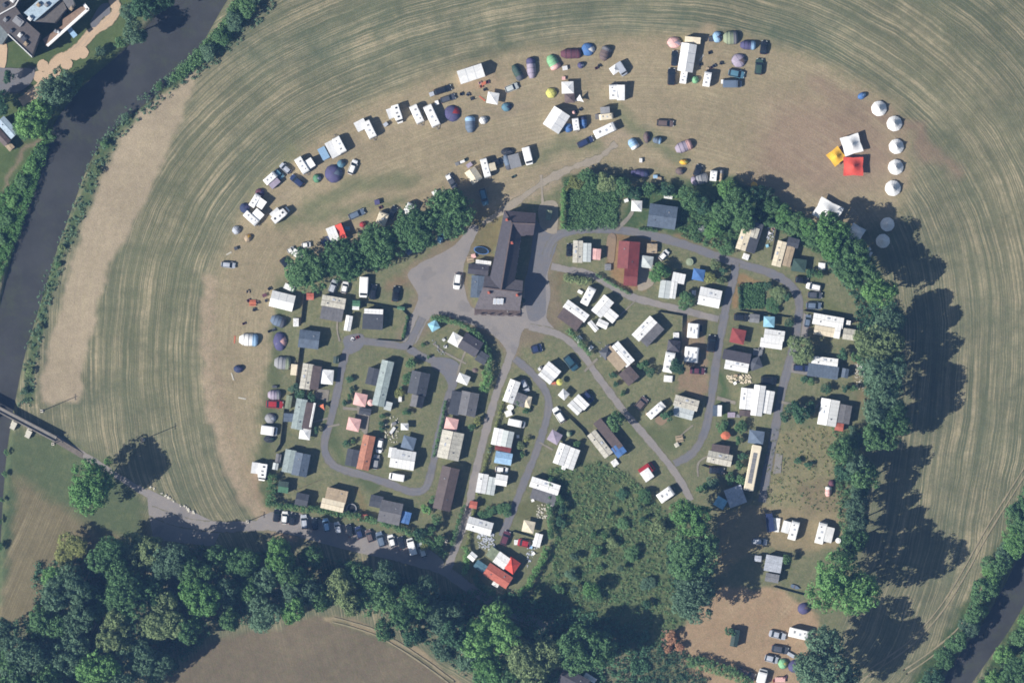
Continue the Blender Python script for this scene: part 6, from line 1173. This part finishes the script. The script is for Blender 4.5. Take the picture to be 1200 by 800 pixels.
many(lst, 'in the overgrown scrub', 'bushes of the overgrown scrub', 'bush', 'bush')
for pts, w_, h, t, lab in [
 ([(316,590),(345,594),(380,598),(418,605),(460,616),(500,634),(522,650)],9,2.6,'m','long hedge above the row of parked cars'),
 ([(321,556),(318,575),(318,592)],13,2.6,'m','broad hedge at the lower left corner of the park'),
 ([(505,372),(528,376),(550,385),(566,400),(574,420),(572,434)],8,2.6,'m','curved hedge around the turquoise gazebo garden'),
 ([(571,434),(570,448),(567,458)],14,2.8,'b','thick upright hedge block at the end of the curved hedge'),
 ([(545,672),(547,650),(543,640)],8,2,'b','hedge at the foot of the lane'),
 ([(548,640),(555,600),(564,560),(574,525),(584,490),(594,455)],3.2,1.1,'y','low yellowish hedge down the right side of the lane'),
 ([(530,638),(538,610),(544,592)],6,2,'m','short hedge left of the lane foot'),
 ([(661,325),(676,328),(692,330)],10,2.8,'p','oval clipped hedge beside the gravel fork'),
 ([(666,387),(678,400),(692,415)],7,2.2,'m','short diagonal hedge above the diagonal road'),
 ([(660,221),(660,245),(659,268)],6,2.2,'b','straight hedge left of the overgrown enclosure'),
 ([(662,222),(680,212),(700,206)],6,2.2,'y','yellowish hedge at the top of the overgrown enclosure'),
 ([(640,640),(636,655),(626,672),(616,690),(606,694)],9,2.6,'b','curving hedge right of the orange and red roofs'),
 ([(645,560),(644,600),(646,630)],7,2.6,'m','upright hedge between the white roofs and the scrub'),
 ([(556,672),(562,685),(580,694)],9,2.4,'d','dark hedge below the red pantile roof'),
 ([(806,772),(840,782),(866,792),(880,806)],16,3,'m','broad hedge along the bottom of the car field'),
 ([(735,222),(765,224),(795,230)],6,2,'m','hedge above the big slate-blue roof'),
 ([(748,268),(770,270)],3,1.2,'m','low hedge below the white gazebo plot'),
 ([(895,262),(925,268),(950,285)],8,2.6,'m','hedge behind the two upper right chalets'),
 ([(478,370),(472,398)],2.5,1.2,'m','thin hedge beside the dark grey roofed garden'),
 ([(866,332),(868,362)],3,1.0,'d','low hedge left of the square green plot'),
 ([(998,500),(1003,540),(1000,600),(992,650)],10,4,'g','tall hedge right of the rough grass plot'),
 ([(700,322),(716,332),(738,344)],2.5,1.2,'m','low hedge along the road below the red roof'),
 ([(522,470),(518,495),(508,535)],3,1.3,'m','low hedge between the loop road and the lane chalets'),
 ([(656,430),(640,424),(626,425)],0.0,1,'m','x')][:23]:
    hedge(pts, w_, h, t, lab)
scrub([(643,550),(700,540),(735,553),(770,590),(800,620),(812,720),(770,760),(700,740),(620,705),(650,640)], 1700, 'm', 'scrub_undergrowth', (.3,.8), .25, 18, .16)
scrub([(643,550),(700,540),(735,553),(770,590),(800,620),(812,700),(770,720),(700,715),(640,690),(650,640)], 1100, 'p', 'scrub_undergrowth', (.25,.7), .2, 16, .16)
scrub([(663,210),(726,210),(723,267),(664,269)], 1000, 'm', 'scrub_undergrowth', (.3,1.2), hh=.5)
scrub([(800,240),(860,225),(905,240),(955,268),(965,300),(905,265),(880,264),(855,298),(792,274)], 900, 'm', 'scrub_undergrowth', hh=.5)
scrub([(869,333),(895,331),(896,361),(867,361)], 500, 'm', 'green_crop_bed', (.25,.5), .3)
scrub([(893,505),(985,495),(998,525),(990,560),(997,600),(940,598),(900,590)], 300, 'y', 'rough_grass_tufts', (.2,.55), .1, 14, .13)
scrub([(893,505),(985,495),(998,525),(990,560),(997,600),(940,598),(900,590)], 120, 'm', 'rough_grass_tufts', (.2,.5), .1, 14, .13)
scrub([(975,500),(1010,500),(1008,640),(985,650)], 500, 'm', 'scrub_undergrowth', hh=.8)
scrub([(740,760),(790,745),(830,800),(870,815),(740,815)], 600, 'd', 'scrub_undergrowth', hh=.8)
scrub([(330,8),(300,30),(262,70),(212,104),(162,142),(128,184),(104,240),(80,300),(60,352),(46,412),(36,476),(20,476),(30,408),(46,340),(64,290),(88,228),(112,168),(148,124),(200,84),(246,50),(284,4),(300,-20)], 2600, 'g', 'riverbank_growth', (.25,.7), hh=.5)
scrub([(62,150),(52,190),(38,230),(24,270),(0,330),(-40,360),(-60,300),(0,230),(28,196),(44,168)], 2000, 'b', 'riverbank_growth', hh=.5)
scrub([(1230,560),(1196,620),(1160,680),(1126,735),(1094,782),(1070,820),(1084,820),(1112,780),(1150,725),(1180,670),(1222,610)], 500, 'm', 'riverbank_growth', hh=.8)
scrub([(1190,735),(1250,690),(1250,820),(1130,820),(1160,780)], 500, 'm', 'riverbank_growth', hh=.8)
scrub([(40,660),(250,640),(400,655),(520,690),(560,740),(545,790),(500,760),(440,716),(380,702),(320,720),(250,740),(200,790),(180,815),(-40,815),(-40,750),(40,720)], 2600, 'd', 'woodland_undergrowth', (.5,1.5), 1.5, 18, .3)
scrub([(500,700),(560,690),(640,700),(760,740),(760,810),(560,815),(545,760)], 1500, 'd', 'woodland_undergrowth', (.5,1.3), 1.0, 18, .3)
scrub([(958,258),(985,262),(1010,300),(1050,360),(1060,420),(1050,500),(1020,510),(1010,420),(1000,350),(965,300)], 900, 'd', 'woodland_undergrowth', (.5,1.3), 1.0, 18, .28)
scrub([(780,640),(830,630),(835,700),(800,720),(790,700)], 400, 'd', 'woodland_undergrowth', (.5,1.3), 1.0, 18, .28)

scrub([(318,-20),(292,12),(262,46),(240,70),(214,92),(198,96),(205,84),(236,54),(262,24),(284,-20)], 1500, 'm', 'riverbank_growth', (.5,1.3), 1.6, 22, .24)
for x, y, r, h, lab in ((787,747,9,4,'dry orange-brown shrub at the left tip of the car field, large one'),(796,757,6,3,'small dry orange-brown shrub right of the larger one'),(782,760,6,2.5,'small dry orange-brown shrub below the larger one')): tree(x, y, r, h, 'x', lab, 'shrub', 'dry shrubs by the car field', 'shrub')
